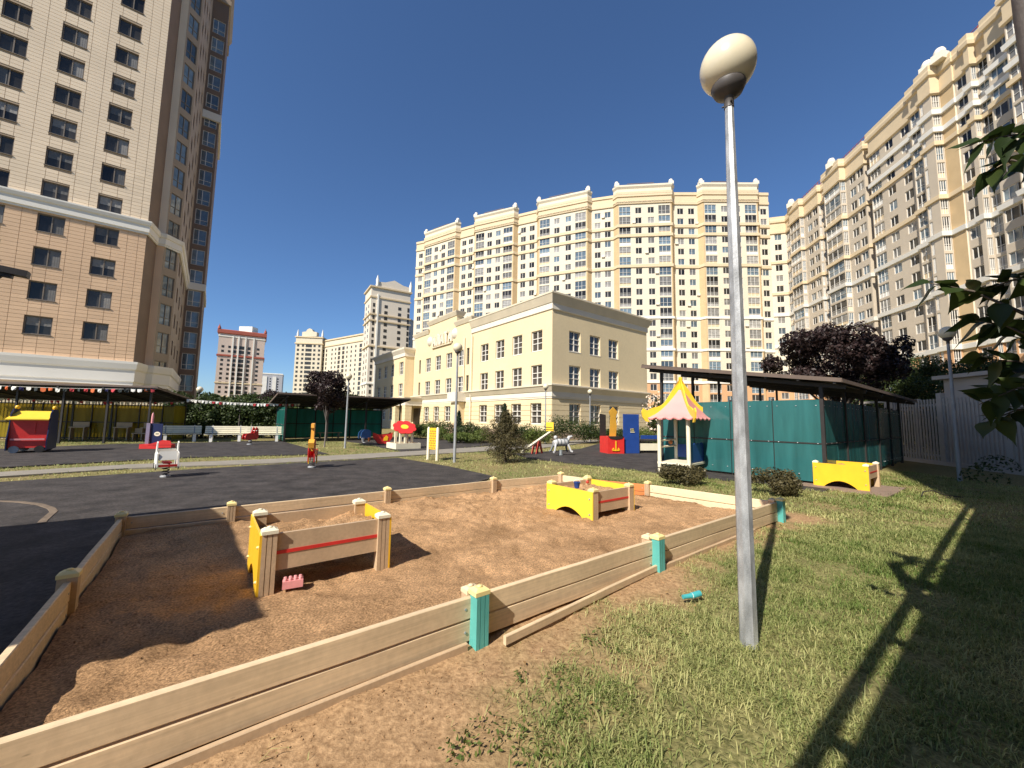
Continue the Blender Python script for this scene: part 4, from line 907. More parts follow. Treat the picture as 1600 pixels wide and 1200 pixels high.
def lampat(label, bx, by, cx, cy, rg=.17, Yv=None):
    b = at(bx, by); lamp(label, b, hgt(b, cx, cy), rg)
lampat('globe lamp between the yellow dot panel and the conifer in front of the school', 710, 722, 714, 543, .175)
lampat('globe lamp beside the purple sapling on the middle lawn', 539, 700, 542, 588, .16)
b_ = pt(852, 690, 27); lamp('globe lamp at the corner of the school', b_[:2], hgt(b_[:2], 853, 604), .19)
lampat('globe lamp in front of the right face of the school', 922, 690, 923, 612, .18)
lampat('shaded globe lamp in front of the grey fence at right', 1500, 752, 1480, 520, .19)
b_ = pt(305, 690, 27); lamp('white globe lamp above the hedge beside the tiled tower', b_[:2], hgt(b_[:2], 303, 608), .2)

# ---------------------------------------------------------------- shelters
def shelter(name, label, o, ang, W, D, hf, hb, wall_m, wall_h, walls, npost=5, over=.5, purlins=7, back_over=.4, slats=False, roofm=M_roof, pw=1.2):
    """monopitch playground shelter; local x along the front, y towards the back, high edge in front"""
    t = thing(name, label, 'shelter', (o[0], o[1], 0), ang, 'playground shelters with monopitch roofs')
    zr = lambda y: hf + (hb - hf) * (y + over) / (D + over + back_over)
    mb = MB(); P = [(-over, -over), (W + over, -over), (W + over, D + back_over), (-over, D + back_over)]
    mb.add([(x, y, zr(y)) for x, y in P] + [(x, y, zr(y) + .05) for x, y in P], [(3, 2, 1, 0), (4, 5, 6, 7), (0, 1, 5, 4), (1, 2, 6, 5), (2, 3, 7, 6), (3, 0, 4, 7)]); mb.build('roof_sheet', roofm, t)
    for k in range(purlins):
        y = -over + .12 + (D + over + back_over - .24) * k / (purlins - 1); mb = MB(); mb.beam((-over, y, zr(y) - .045), (W + over, y, zr(y) - .045), .06, .08); mb.build('purlin', M_black, t)
    fa = mat('brown fascia', (.13, .095, .075), .6, .15, 3)
    for x in (-over - .02, W + over + .02): mb = MB(); mb.beam((x, -over - .03, zr(-over) - .02), (x, D + back_over + .03, zr(D + back_over) + .01), .03, .10); mb.build('fascia', fa, t)
    for y in (-over - .02, D + back_over + .02): mb = MB(); mb.beam((-over, y, zr(y) - .02), (W + over, y, zr(y) + .01), .03, .09); mb.build('fascia', fa, t)
    for i in range(npost):
        x = W * i / (npost - 1); mb = MB(); mb.beam((x, -over, zr(-over) - .13), (x, D + back_over, zr(D + back_over) - .13), .07, .1); mb.build('rafter', M_black, t)
        for y in (0, D): mb = MB(); mb.box((x, y, (zr(y) - .18) / 2), (.08, .08, zr(y) - .18)); mb.build('post', M_black, t)
    def wallrun(p0, p1, m):
        p0 = np.array(p0); p1 = np.array(p1); d = p1 - p0; L = np.linalg.norm(d); d = d / L; nn = np.array([d[1], -d[0]]); k = max(1, round(L / pw))
        for i in range(k):
            a = p0 + d * (L * i / k + .012); b = p0 + d * (L * (i + 1) / k - .012); mb = MB(); mb.beam((*a, wall_h / 2 + .08), (*b, wall_h / 2 + .08), .016, wall_h); mb.build('panel', m, t)
            mb = MB(); q_ = p0 + d * L * i / k + nn * .045; mb.box((*q_, wall_h / 2 + .08), (.05, .05, wall_h + .1), math.atan2(d[1], d[0])); mb.build('stud', M_black, t)
            mb = MB()
            for z in (.25, wall_h * .5, wall_h - .08):
                for f_ in (.1, .5, .9): q2 = a + (b - a) * f_ - nn * .012; mb.lathe([(.018, 0), (.018, .012), (.001, .016)], 6, (*q2, z))
            mb.raw('panel_screws', M_steel, t)
        mb = MB(); mb.beam((*(p0 - nn * .014), wall_h * .5), (*(p1 - nn * .014), wall_h * .5), .012, .035); mb.build('seam_strip', M_black, t)
        for z in (.12, wall_h * .52, wall_h + .06):
            mb = MB(); a = p0 + nn * .05; b = p1 + nn * .05; mb.beam((*a, z), (*b, z), .04, .05); mb.build('rail', M_black, t)
    for w0, w1 in walls: wallrun(w0, w1, wall_m)
    return t, zr
# right: low eave on the shady side, high edge towards the far lawn
Wd, Dp = 10.8, 4.5
ang = UV_ANG + math.pi; o = uv(12.47 + Wd, 3.04 + Dp)     # front is the far side, so the back wall faces the camera's right
sh, zr = shelter('teal_shelter', 'dark roofed shelter walled with teal plastic sheets behind the yellow sand table', o, ang, Wd, Dp, 3.52, 2.62, P_teal, 2.12, [((0, Dp), (Wd, Dp)), ((Wd, Dp), (Wd, .0))], 6, .45, 8, .5)
mb = MB(); mb.box((Wd, Dp, 1.1), (.05, .05, 2.2), 0); mb.build('corner_strip', M_steel, sh)
o = (-13.36, 23.09)
sh, zr = shelter('green_shelter', 'shelter with dark green translucent walls behind the lawn left of the school', o, UV_ANG, 7.0, 3.6, 2.85, 2.25, P_teal2, 2.0, [((0, 3.6), (7, 3.6)), ((0, .0), (0, 3.6))], 4, .5, 7, .4)
mb = MB(); mb.box((3.2, 3.2, .42), (1.6, .35, .05)); mb.box((2.6, 3.2, .2), (.06, .3, .4)); mb.box((3.8, 3.2, .2), (.06, .3, .4)); mb.build('bench_seat', M_tan, sh)
LA = R(15)
o = np.array([-18.9, 20.4]) - np.array([math.cos(LA), math.sin(LA)]) * 9.0
sh, zr = shelter('yellow_shelter', 'open shelter with yellow translucent back walls below the tiled tower', o, LA, 9.0, 3.4, 2.9, 2.3, P_yel, 1.95, [((0, 3.4), (9, 3.4)), ((9, 3.4), (9, 2.2))], 6, .45, 8, .5)
for x, z_ in ((6.2, .75), (7.5, .75), (7.1, .42), (4.2, .75)):
    mb = MB(); mb.box((x, 3.0, z_ - .03), (.75, .3, .05)); mb.box((x, 3.15, z_ + .12), (.75, .03, .28))
    for s in (-.3, .3): mb.box((x + s, 3.0, z_ / 2), (.05, .26, z_))
    mb.build('stool', M_tan, sh)
# shelter outside the frame at the left, whose roof shades the sandpit corner
A0 = uv(-2.55, 2.55)
sh, zr = shelter('brown_roofed_shelter', 'brown roofed shelter just left of the sandpit with its eave corner showing', uv(-7.5, 2.95), UV_ANG, 4.12, 4.05, 3.25, 3.1, P_yel, 1.9, [((0, .3), (0, 4.05))], 3, .42, 6, .38, roofm=mat('brown roof sheet', (.11, .075, .055), .6, .15, 2))
mb = MB(); ea_ = hit(45, 430, uv(-7.5, 2.95 + 4.25), U); za_ = hgt(np.array(uv(-7.5, 7.2)) + U * ea_, 45, 430)
mb.beam((4.2, 4.25, za_ + .12), (ea_, 4.25, za_), .12, .075); mb.beam((4.2, 4.25, za_ + .05), (ea_ - .12, 4.25, za_ - .045), .07, .05); mb.beam((ea_ - .2, 4.25, za_ - .03), (ea_ - .27, 4.25, za_ - .12), .04, .05); mb.build('eave_arm', M_black, sh)

# ---------------------------------------------------------------- unseen apartment house added behind the camera to shade the lawn at right
bh = thing('added_shade_house', 'unseen beige apartment house added behind the viewer to cast shade at right', 'apartment house', (0, 0, 0))
s_ = np.array([math.sin(R(SUN_AZ)), math.cos(R(SUN_AZ))]); q0 = np.array([9.0, 7.9]) - s_ * 17.0; q1 = q0 + U * 34; q2 = q1 - V * 13; q3 = q0 - V * 13
wb = MB(); hh = 31.0
for a, b in ((q1, q0), (q0, q3), (q3, q2), (q2, q1)):
    L = np.linalg.norm(b - a); facade(wb, a, b, -.2, hh, [(x - .75, x + .75, 3 * k + .9, 3 * k + 2.4) for x in np.arange(2, L - 1, 3.4) for k in range(1, 10)], 0, .2, 0)
wb.build('wall', M_shed, bh); mb = MB(); mb.prism([q0, q1, q2, q3], (0, 0, hh - .3), (1, 0, 0), (0, 1, 0), (0, 0, .2)); mb.build('roof', M_roof, bh)
mb = MB()
for a, b in ((q1 + V * -.2, q0 + V * -.2), (q0 + V * -.2, q3)):
    d = (b - a) / np.linalg.norm(b - a); nn = np.array([d[1], -d[0]])
    for k in range(1, 10): mb.beam((*(a - nn * .35), 3 * k + 1.65), (*(b - nn * .35), 3 * k + 1.65), .05, 2.0)
mb.build('window', M_glass, bh)
# veranda behind the viewer: its eave and tie rail draw the double shadow line on the grass
vd = thing('veranda', 'low veranda with a tie rail along its eave right behind the viewer', 'veranda', (0, 0, 0))
hv = 3.0; vv = .70 - .302 * hv
mb = MB(); P = [uv(-4.0, vv - .15), uv(9.6, vv - .15), uv(9.6, vv - 4.5), uv(-4.0, vv - 4.5)]; mb.prism(P, (0, 0, hv), (1, 0, 0), (0, 1, 0), (0, 0, .08)); mb.build('roof_sheet', M_roof, vd)
mb = MB(); mb.beam(uv(-4.0, vv - .03, hv), uv(8.9, vv - .03, hv), .07, .07); mb.build('tie_rail', M_black, vd)
for k, a in enumerate((-3.2, -1.9, -.6, .9, 2.2, 3.8, 5.4, 7.1, 8.8)):
    mb = MB(); mb.beam(uv(a, vv, hv - .02), uv(a, vv - .6, hv - .02), .06, .07); mb.build('bracket', M_black, vd)
for a in (-3.6, 9.2):
    mb = MB(); mb.box((*uv(a, vv - 4.2), hv / 2), (.12, .12, hv), UV_ANG); mb.build('post', M_black, vd)

# ---------------------------------------------------------------- fence, shed
hb_ = []
f0, f1 = at(1400, 717), at(1640, 747); fd = f1 - f0; fl = np.linalg.norm(fd); fd = fd / fl
fe = thing('slat_fence', 'tall grey fence of narrow upright slats in the shade at right', 'fence', (f0[0], f0[1], 0), math.atan2(fd[1], fd[0]))
slm = MB().box((0, 0, 1.42), (.078, .025, 2.55)).mesh('slat', M_fence); x = 0.; k = 0
fmul = fl / 6.2
while x < fl:
    if k % 17 == 0: mb = MB(); mb.box((x, .02, 1.45), (.22, .16, 2.95)); mb.build('post', M_fence, fe)
    else: link('slat', slm, fe, None, (x, 0, 0))
    x += .155; k += 1
for z in (.35, 2.45): mb = MB(); mb.box((fl / 2, .045, z), (fl, .04, .09)); mb.build('rail', M_fence, fe)
mb = MB(); mb.box((fl / 2, .0, .06), (fl, .22, .16)); mb.build('footing', M_shed, fe)
sd = thing('shed', 'plain grey plastered shed behind the slat fence', 'shed', (0, 0, 0))
s0 = f0 + np.array([1.6, -.6]); s1 = f1 + np.array([1.6, -1.0])
s0 = np.array([19.3, 17.3]); s1 = np.array([18.8, 8.6]); nn = np.array([1, .06])
wb = MB(); wb.prism([s0, s1, s1 + nn * 6, s0 + nn * 6], (0, 0, -.1), (1, 0, 0), (0, 1, 0), (0, 0, 3.75)); wb.build('wall', M_shed, sd)
wb = MB(); wb.prism([s0 + [-.25, .25], s1 + [-.25, -.25], s1 + nn * 6.2, s0 + nn * 6.2], (0, 0, 3.65), (1, 0, 0), (0, 1, 0), (0, 0, .16)); wb.build('roof', M_shed, sd)
wb = MB(); wb.box((s0[0] - .03, 13.2, 2.55), (.05, 8.6, .06), .055); wb.build('wall_strip', M_shed, sd)
wb = MB(); wb.box((s1[0] + .0, 13.9, 2.75), (.35, .3, .22)); wb.box((s1[0] + .05, 13.3, 2.45), (.3, .6, .08)); wb.build('wall_lamp', M_fence, sd)
for xx_, yy_, lb_ in ((19.6, 18.6, 'shrub added to darken the gaps at the left end of the slat fence'), (19.2, 20.4, 'shrub added as dark backing behind the pale open frame')):  # shrubs put in as backing so bright gaps in the fence turn dark
    hb_.append((xx_, yy_, lb_))
pb = thing('pergola_frame', 'pale open frame beside the grey shed', 'frame', (0, 0, 0))
for yy in (17.6, 19.0, 20.2): mb = MB(); mb.box((18.3, yy, 1.35), (.12, .12, 2.7)); mb.build('post', M_fence, pb)
for z in (2.3, 2.72): mb = MB(); mb.box((18.3, 18.9, z), (.1, 3.0, .1)); mb.build('rail', M_fence, pb)
fe2 = thing('picket_fence', 'pale upright picket fence behind the yellow shelter', 'fence', (-29.5, 22.0, 0), R(15), None)
slm = MB().box((0, 0, 1.1), (.09, .025, 2.2)).mesh('slat', mat('pale fence slat', (.52, .45, .32), .8, .15, 3))
for k in range(52): link('slat', slm, fe2, None, (.16 * k, 0, 0))
for z in (.4, 1.9): mb = MB(); mb.box((4.0, .035, z), (8.2, .04, .08)); mb.build('rail', mat('pale fence slat', (0, 0, 0)), fe2)

# ---------------------------------------------------------------- benches
def bench(label, p, rz, L=1.9):
    t = thing('bench', label, 'bench', (p[0], p[1], 0), rz, 'white slatted benches by the hedge')
    for k in range(3): mb = MB(); mb.box((0, -.16 + .15 * k, .43), (L, .13, .035)); mb.build('seat_slat', M_cream, t)
    for k in range(4): mb = MB(); mb.box((0, .24 + .02 * k, .53 + .105 * k), (L, .03, .09), 0, 0, -.18); mb.build('back_slat', M_cream, t)
    for s in (-1, 1):
        mb = MB(); mb.prism([(-.24, 0), (.22, 0), (.18, .41), (-.2, .41)], (s * L * .33 - .07, 0, 0), (0, 1, 0), (0, 0, 1), (.14, 0, 0)); mb.build('leg', M_white, t)
        mb = MB(); mb.beam((s * L * .33, .2, .38), (s * L * .33, .33, .93), .05, .05); mb.build('back_support', M_steel2, t)
def benchat(label, px0, px1, py, L):
    a = at(px0, py); b = at(px1, py - .7); bench(label, (a + b) / 2, math.atan2(*(b - a)[::-1]), L)
benchat('white slatted bench beside the blue play kiosk', 262, 298, 690.5, 1.9); benchat('white slatted bench in front of the hedge, left of the small red spring toy', 322, 381, 690.5, 2.0); benchat('white slatted bench against the green shelter end wall', 385, 437, 690.5, 2.0)

# ---------------------------------------------------------------- play things
def spring(t, z0, z1, r=.085, turns=4.5, rw=.014):
    mb = MB(); n_ = 60; mb.tube([(r * math.cos(2 * math.pi * turns * i / n_), r * math.sin(2 * math.pi * turns * i / n_), z0 + (z1 - z0) * i / n_) for i in range(n_ + 1)], rw, 6); mb.build('spring', M_black, t)
    mb = MB(); mb.lathe([(.13, 0), (.13, .03), (.09, .05), (.001, .05)], 14); mb.build('base', M_steel2, t)
def rounded(w_, h_, r=.05, n=4):
    out = []
    for cx, cy, a0 in ((w_ / 2 - r, h_ / 2 - r, 0), (-w_ / 2 + r, h_ / 2 - r, 90), (-w_ / 2 + r, -h_ / 2 + r, 180), (w_ / 2 - r, -h_ / 2 + r, 270)):
        out += [(cx + r * math.cos(R(a0 + 90 * i / n)), cy + r * math.sin(R(a0 + 90 * i / n))) for i in range(n + 1)]
    return out
# spring car, seen from behind
p = at(258, 746); t = thing('spring_rocker', 'white spring rocker with side panels and a red bar in front of the path', 'spring toy', (*p, .016), math.atan2(p[1], p[0]) - math.pi / 2 + .1)
spring(t, .04, .38)
mb = MB(); mb.box((0, 0, .40), (.2, .5, .04)); mb.build('seat', M_red, t)
for s in (-1, 1):
    mb = MB(); mb.prism([(-.34, .30), (-.30, .26), (.30, .26), (.36, .34), (.36, .62), (.22, .68), (.1, .9), (.02, .98), (-.06, .94), (-.08, .7), (-.3, .66)], (s * .235, 0, 0), (0, 1, 0), (0, 0, 1), (s * .028, 0, 0)); mb.build('side_panel', M_white, t)
    for yy in (-.22, .24): mb = MB(); mb.tube([(s * .262, yy, .30), (s * .275, yy, .30)], [.085, .08], 16); mb.build('wheel_disc', M_black, t)
mb = MB(); mb.box((0, -.27, .60), (.44, .022, .24), 0, 0, -.25); mb.build('back_panel', M_white, t)
mb = MB(); mb.box((0, .2, .66), (.44, .02, .2)); mb.build('front_panel', M_white, t)
mb = MB(); mb.box((0, -.3, .33), (.44, .05, .06)); mb.build('bumper', M_red, t)
mb = MB(); mb.tube([(-.26, .12, .78), (.26, .12, .78)], .014, 8); mb.build('handle', M_black, t); t.scale = (.78, .85, .88)
# red spring giraffe, seen end on
p = at(487, 731); t = thing('spring_rocker', 'red and orange spring animal seen edge on beside the path', 'spring toy', (*p, .016), math.atan2(p[1], p[0]) + math.pi - .12)
spring(t, .04, .34)
mb = MB(); mb.box((0, 0, .38), (.46, .14, .04)); mb.build('seat', M_red, t)
for s in (-1, 1):
    mb = MB(); mb.prism([(-.42, .40), (-.36, .22), (-.3, .2), (-.24, .38), (.2, .38), (.26, .2), (.34, .22), (.38, .6), (.30, .95), (.16, 1.0), (.12, .66), (-.2, .6), (-.36, .64)], (0, s * .085, 0), (1, 0, 0), (0, 0, 1), (0, s * .025, 0)); mb.build('side_panel', M_red, t)
    mb = MB(); mb.prism([(-.2, .12), (-.1, .12), (-.06, .4), (-.2, .42)], (0, s * .115, 0), (1, 0, 0), (0, 0, 1), (0, s * .03, 0)); mb.build('foot_panel', M_yel, t)
mb = MB(); mb.prism([(.1, .6), (.3, .6), (.36, 1.02), (.32, 1.36), (.44, 1.42), (.42, 1.56), (.14, 1.58), (.12, 1.3)], (0, -.05, 0), (1, 0, 0), (0, 0, 1), (0, .1, 0)); mb.build('neck', mat('orange board', (.78, .36, .05), .4, .1, 4), t)
mb = MB(); mb.prism([(.3, .78), (.5, .72), (.56, .9), (.40, 1.02), (.3, 1.0)], (0, -.09, 0), (1, 0, 0), (0, 0, 1), (0, .18, 0)); mb.build('nose', MATS['orange board'], t)
mb = MB(); mb.tube([(.2, -.2, .82), (.2, .2, .82)], .014, 8); mb.build('handle', M_black, t)
mb = MB(); mb.box((-.40, 0, .5), (.03, .24, .24)); mb.build('tail_board', M_red, t); t.scale = (.84, .84, .84)
# small red one by the benches
p = at(390, 695); t = thing('spring_rocker', 'small red spring toy in front of the white benches', 'spring toy', (*p, .016), 1.2)
spring(t, .04, .3)
for s in (-1, 1): mb = MB(); mb.prism([(-.36, .34), (-.3, .25), (.3, .25), (.36, .4), (.34, .8), (.22, .92), (.1, .6), (-.3, .56)], (0, s * .1, 0), (1, 0, 0), (0, 0, 1), (0, s * .03, 0)); mb.build('side_panel', M_red, t)
mb = MB(); mb.box((0, 0, .42), (.5, .2, .04)); mb.build('seat', M_pink, t)
mb = MB(); mb.tube([(.2, -.2, .72), (.2, .2, .72)], .014, 8); mb.build('handle', M_white, t)
# zebra
p = at(876, 712); t = thing('spring_rocker', 'white and grey striped four legged spring animal near the seesaw', 'spring toy', (*p, .016), .35); M_grey2 = mat('light grey board', (.50, .50, .50), .5, .08, 5); M_grey = mat('grey board', (.16, .18, .19), .5, .1, 5)
mb = MB(); mb.lathe([(.001, 0), (.14, 0), (.14, .03), (.09, .1), (.09, .28), (.001, .28)], 12); mb.build('base', M_grey, t)
mb = MB(); mb.tube([(-.42, 0, .62), (-.2, 0, .68), (.2, 0, .66), (.42, 0, .70)], [.13, .19, .19, .13], 12); mb.build('body', M_grey2, t)
for x in (-.25, -.05, .15, .33): mb = MB(); mb.lathe([(.192, -.03), (.20, -.02), (.20, .02), (.192, .03)], 14); o = mb.build('stripe', M_grey, t); o.location = (x, 0, .67); o.rotation_euler = (0, R(90), 0)
for x in (-.34, .36):
    for y in (-.2, .2): mb = MB(); mb.tube([(x, y * .6, .6), (x + .12 * (1 if x > 0 else -1), y * 1.2, .22), (x + .2 * (1 if x > 0 else -1), y * 1.4, .2)], [.06, .05, .06], 8); mb.build('leg', M_grey2 if y < 0 else M_grey, t)
mb = MB(); mb.tube([(.38, 0, .72), (.5, 0, .95), (.66, 0, .98)], [.1, .09, .06], 10); mb.sphere((-.30, 0, .93), .1, 12, 8); mb.build('head', M_grey2, t); t.scale = (.84, .84, .84)
mb = MB(); mb.tube([(.3, -.22, .88), (.3, .22, .88)], .02, 8); mb.build('handle', M_grey, t)
# seesaw
a = at(815, 712); b = pt(861, 676, 19.2); t = thing('seesaw', 'tilted cream seesaw beam with a yellow seat back beside the conifer', 'seesaw', (a[0], a[1], 0)); e = b - np.array([a[0], a[1], 0]); e[2] = 1.0; dh = np.array([e[0], e[1], 0]) / math.hypot(e[0], e[1])
mb = MB(); mb.beam((0, 0, .16), e, .13, .07); mb.build('beam', M_cream, t)
for f_ in (.9,):
    q_ = e * f_ + np.array([0, 0, .2 + (.16 * (1 - f_))]); mb = MB(); mb.box((q_[0] + dh[0] * .14 * (1 if f_ > .5 else -1), q_[1] + dh[1] * .14 * (1 if f_ > .5 else -1), q_[2] + .12), (.03, .42, .42), math.atan2(dh[1], dh[0])); mb.build('seat_back', M_yel2 if f_ > .5 else M_yel, t)
    mb = MB(); q3_ = e * f_; mb.tube([(q3_[0] - dh[1] * .2, q3_[1] + dh[0] * .2, q3_[2] + .3), (q3_[0] + dh[1] * .2, q3_[1] - dh[0] * .2, q3_[2] + .3)], .018, 8); mb.build('handle', M_black, t)
m_ = e * .5
for s in (-1, 1): mb = MB(); mb.prism([(-.32, 0), (-.2, 0), (.0, .42), (.2, 0), (.32, 0), (.1, .58), (-.1, .58)], (m_[0] - dh[1] * .1 * s, m_[1] + dh[0] * .1 * s, 0), tuple(dh), (0, 0, 1), (-dh[1] * .03 * s, dh[0] * .03 * s, 0)); mb.build('support', M_redl, t)
# little elephant rocker and red boat by the green shelter
p = at(569, 692); t = thing('spring_rocker', 'blue elephant spring rider with a yellow seat by the green shelter', 'spring toy', (*p, .016), 1.0)
spring(t, .04, .3)
for s in (-1, 1): mb = MB(); mb.prism([(-.5, .5), (-.45, .35), (.35, .35), (.5, .45), (.5, .95), (.2, 1.1), (-.2, 1.08), (-.45, .85)], (0, s * .16, 0), (1, 0, 0), (0, 0, 1), (0, s * .03, 0)); mb.build('side_panel', mat('sky blue board', (.05, .16, .42), .4, .1, 4), t)
mb = MB(); mb.box((.0, 0, .45), (.6, .3, .05)); mb.build('seat', M_yel, t)
for s in (-.3, .3): mb = MB(); mb.prism([(-.08, .1), (.08, .1), (.12, .42), (-.12, .42)], (s, -.22, 0), (1, 0, 0), (0, 0, 1), (0, -.03, 0)); mb.build('foot_panel', M_white if s < 0 else M_orange, t)
t.scale = (.72, .72, .72)
p = at(597, 695); t = thing('play_boat', 'dark red boat shaped toy between the blue elephant and the flower sandpit', 'play boat', (*p, .016), .5)
for s in (-1, 1): mb = MB(); mb.prism([(-.62, .85), (-.6, .5), (-.3, .08), (.35, .08), (.62, .5), (.66, .9), (.45, .78), (-.3, .7)], (0, s * .32, 0), (1, 0, 0), (0, 0, 1), (0, s * .03, 0)); mb.build('side_panel', M_red, t)
mb = MB(); mb.box((0, 0, .4), (.9, .62, .04)); mb.build('seat', M_yel, t); mb = MB(); mb.prism([(.0, .3), (.3, .3), (.34, .55), (.2, .68), (.04, .5)], (0, -.355, 0), (1, 0, 0), (0, 0, 1), (0, -.02, 0)); mb.build('emblem', M_yel, t); t.scale = (.78, .78, .78)
# flower sandpit
p = (at(607, 700) + at(655, 700.5)) / 2 + np.array([.0, -.1]); t = thing('flower_sandpit', 'small white sandpit under a red flower shaped roof', 'play sandpit', (*p, 0), .66)
for k in range(4):
    mb = MB(); a = k * math.pi / 2; mb.box((.62 * math.cos(a), .62 * math.sin(a), .15), (.05, 1.29 - .1 * (k % 2), .28), a); mb.build('side_board', M_cream, t)
mb = MB(); mb.box((0, 0, .1), (1.2, 1.14, .1)); mb.build('sand_filling', M_sand, t)
for x, y in ((-.5, -.5), (.5, -.5), (.5, .5), (-.5, .5), (-.12, -.6)): mb = MB(); mb.box((x * .62, y * .62, .46), (.1, .1, .74)); mb.build('post', M_cream, t)
fl_ = []; n_ = 96
for i in range(n_): a = 2 * math.pi * i / n_; r = .50 + .09 * abs(math.cos(4 * a)) ** .6; fl_.append((r * math.cos(a), r * math.sin(a)))
mb = MB(); Rm = Matrix.Rotation(-.66 + .0, 3, 'Z') @ Matrix.Rotation(R(30), 3, 'X') @ Matrix.Rotation(R(14), 3, 'Y'); ex, ey, ez = Rm.col
mb.prism(fl_, (0, -.05, 1.05), tuple(ex), tuple(ey), tuple(ez * .04)); mb.build('flower_roof', M_red, t)
mb = MB(); mb.prism([(.19 * math.cos(a), .19 * math.sin(a)) for a in np.linspace(0, 2 * math.pi, 24, endpoint=False)], tuple(Vector((0, -.05, 1.05)) + ez * .041), tuple(ex), tuple(ey), tuple(ez * .02)); mb.build('flower_centre', M_yel2, t)
# yellow dot panel on two posts
a = at(668.5, 718); b = at(685, 720); b = a + (b - a) / np.linalg.norm(b - a) * .52; c = (a + b) / 2; hA = hgt(a, 668, 667)
t = thing('dot_panel', 'yellow play board with dark dots on two cream posts beside the path', 'play panel', (*c, 0), math.atan2(*(b - a)[::-1]))
for s in (-1, 1): mb = MB(); mb.tube([(s * .26, 0, -.1), (s * .26, 0, hA - .06), (s * .26, 0, hA)], [.055, .055, .03], 10); mb.build('post', M_cream, t)
mb = MB(); mb.prism(rounded(.42, hA - .42, .09), (0, -.02, (hA + .36) / 2), (1, 0, 0), (0, 0, 1), (0, .04, 0)); bd = mb.build('board', M_yel, t)
for i in range(4):
    for j in range(8):
        mb = MB(); zz = .45 + j * (hA - .55) / 7.6; mb.tube([(-.145 + .095 * i + (.02 if j % 2 else -.01), -.019, zz), (-.145 + .095 * i + (.02 if j % 2 else -.01), -.035, zz)], [.024, .02], 8); mb.build('dot', M_redf, bd)
# play bus
a = at(10, 709); rb_ = R(38); e_ = np.array([math.cos(rb_), math.sin(rb_)]); Lb = float(hit(72, 700, a, e_)); c = a + e_ * Lb / 2 + np.array([-e_[1], e_[0]]) * .5; t = thing('play_bus', 'red toy bus house with yellow roof in front of the yellow shelter', 'play house', (*c, .016), rb_); print('bus', Lb)
for y, op in ((-.5, 1), (.5, 1)):
    mb = MB(); P0 = (-Lb / 2, y); facade(mb, (-Lb / 2, y), (Lb / 2, y), .18, 1.22, [(.62, 1.5, .72, 1.12)], .012, .012); facade(mb, (Lb / 2, y), (-Lb / 2, y), .18, 1.22, [(.5, 1.38, .72, 1.12)], .012, .012); mb.build('side_panel', M_red, t)
for s in (-1, 1):
    mb = MB(); mb.prism([(-.62, .1), (.62, .1), (.66, .5), (.56, .9), (.5, 1.45), (.3, 1.62), (-.3, 1.62), (-.5, 1.45), (-.56, .9), (-.66, .5)], (s * Lb / 2, 0, 0), (0, 1, 0), (0, 0, 1), (s * .03, 0, 0)); mb.build('end_panel', M_dblue, t)
    mb = MB(); mb.lathe([(.001, 0), (.05, .01), (.07, .07), (.05, .13), (.001, .15)], 10, (s * Lb / 2, 0, 1.62)); mb.build('finial', M_yel, t)
    for y in (-.54, .54): mb = MB(); mb.tube([(s * Lb * .33, y - .02, .13), (s * Lb * .33, y + .02, .13)], .13, 16); mb.build('wheel', M_black if s > 0 else M_steel2, t)
mb = MB(); mb.add([(-Lb / 2 - .1, -.68, 1.22), (Lb / 2 + .02, -.68, 1.22), (Lb / 2 - .03, 0, 1.52), (-Lb / 2 + .05, 0, 1.52), (-Lb / 2 - .1, -.68, 1.26), (Lb / 2 + .02, -.68, 1.26), (Lb / 2 - .03, 0, 1.56), (-Lb / 2 + .05, 0, 1.56), (Lb / 2 + .02, .68, 1.22), (-Lb / 2 - .1, .68, 1.22), (Lb / 2 + .02, .68, 1.26), (-Lb / 2 - .1, .68, 1.26)],
      [(0, 1, 2, 3), (4, 5, 6, 7), (0, 1, 5, 4), (1, 2, 6, 5), (3, 0, 4, 7), (3, 2, 8, 9), (7, 6, 10, 11), (9, 8, 10, 11)]); mb.build('roof', M_yel2, t)
mb = MB(); mb.box((0, -.56, .5), (Lb - .1, .04, .06)); mb.build('rail', M_pink, t)
mb = MB(); mb.box((0, 0, .35), (Lb - .2, .3, .04)); mb.build('bench_seat', M_red, t)
# blue kiosk with red bench
p = at(241, 701); t = thing('play_kiosk', 'dark blue play panel with a white oval sign and a red bench beside it', 'play panel', (*p, .016), LA)
mb = MB(); mb.box((.05, 0, .74), (.62, .05, 1.0)); mb.build('blue_panel', M_dblue, t)
mb = MB(); mb.prism([(.17 * math.cos(a), .11 * math.sin(a)) for a in np.linspace(0, 2 * math.pi, 24, endpoint=False)], (.1, -.026, .72), (1, 0, 0), (0, 0, 1), (0, -.012, 0)); sg = mb.build('oval_sign', M_cream, t)
mb = MB()
for k in range(3): mb.box((.04 + .06 * k, -.042, .72), (.035, .008, .05)); mb.box((.04 + .06 * k, -.042, .745), (.045, .008, .012))
mb.build('sign_letters', mat('dull green paint', (.12, .16, .06), .5, .1, 5), sg)
mb = MB(); mb.box((-.38, .05, .66), (.2, .35, 1.2)); mb.build('side_panel', mat('mauve board', (.20, .17, .24), .5, .1, 4), t)
mb = MB(); mb.lathe([(.07, 0), (.07, .4), (.04, .55), (.001, .6)], 12, (-.3, .1, 1.2)); mb.build('post_top', M_pink, t)
mb = MB(); mb.box((.35, -.35, .12), (1.7, .5, .22)); mb.build('red_base', M_red, t)
mb = MB(); mb.prism([(-.5, 0), (.8, 0), (.7, .2), (.3, .24), (-.2, .1)], (.45, -.62, .2), (1, 0, 0), (0, 0, 1), (0, .04, 0)); mb.build('red_side', M_red, t); t.scale = (.68, .7, .88)
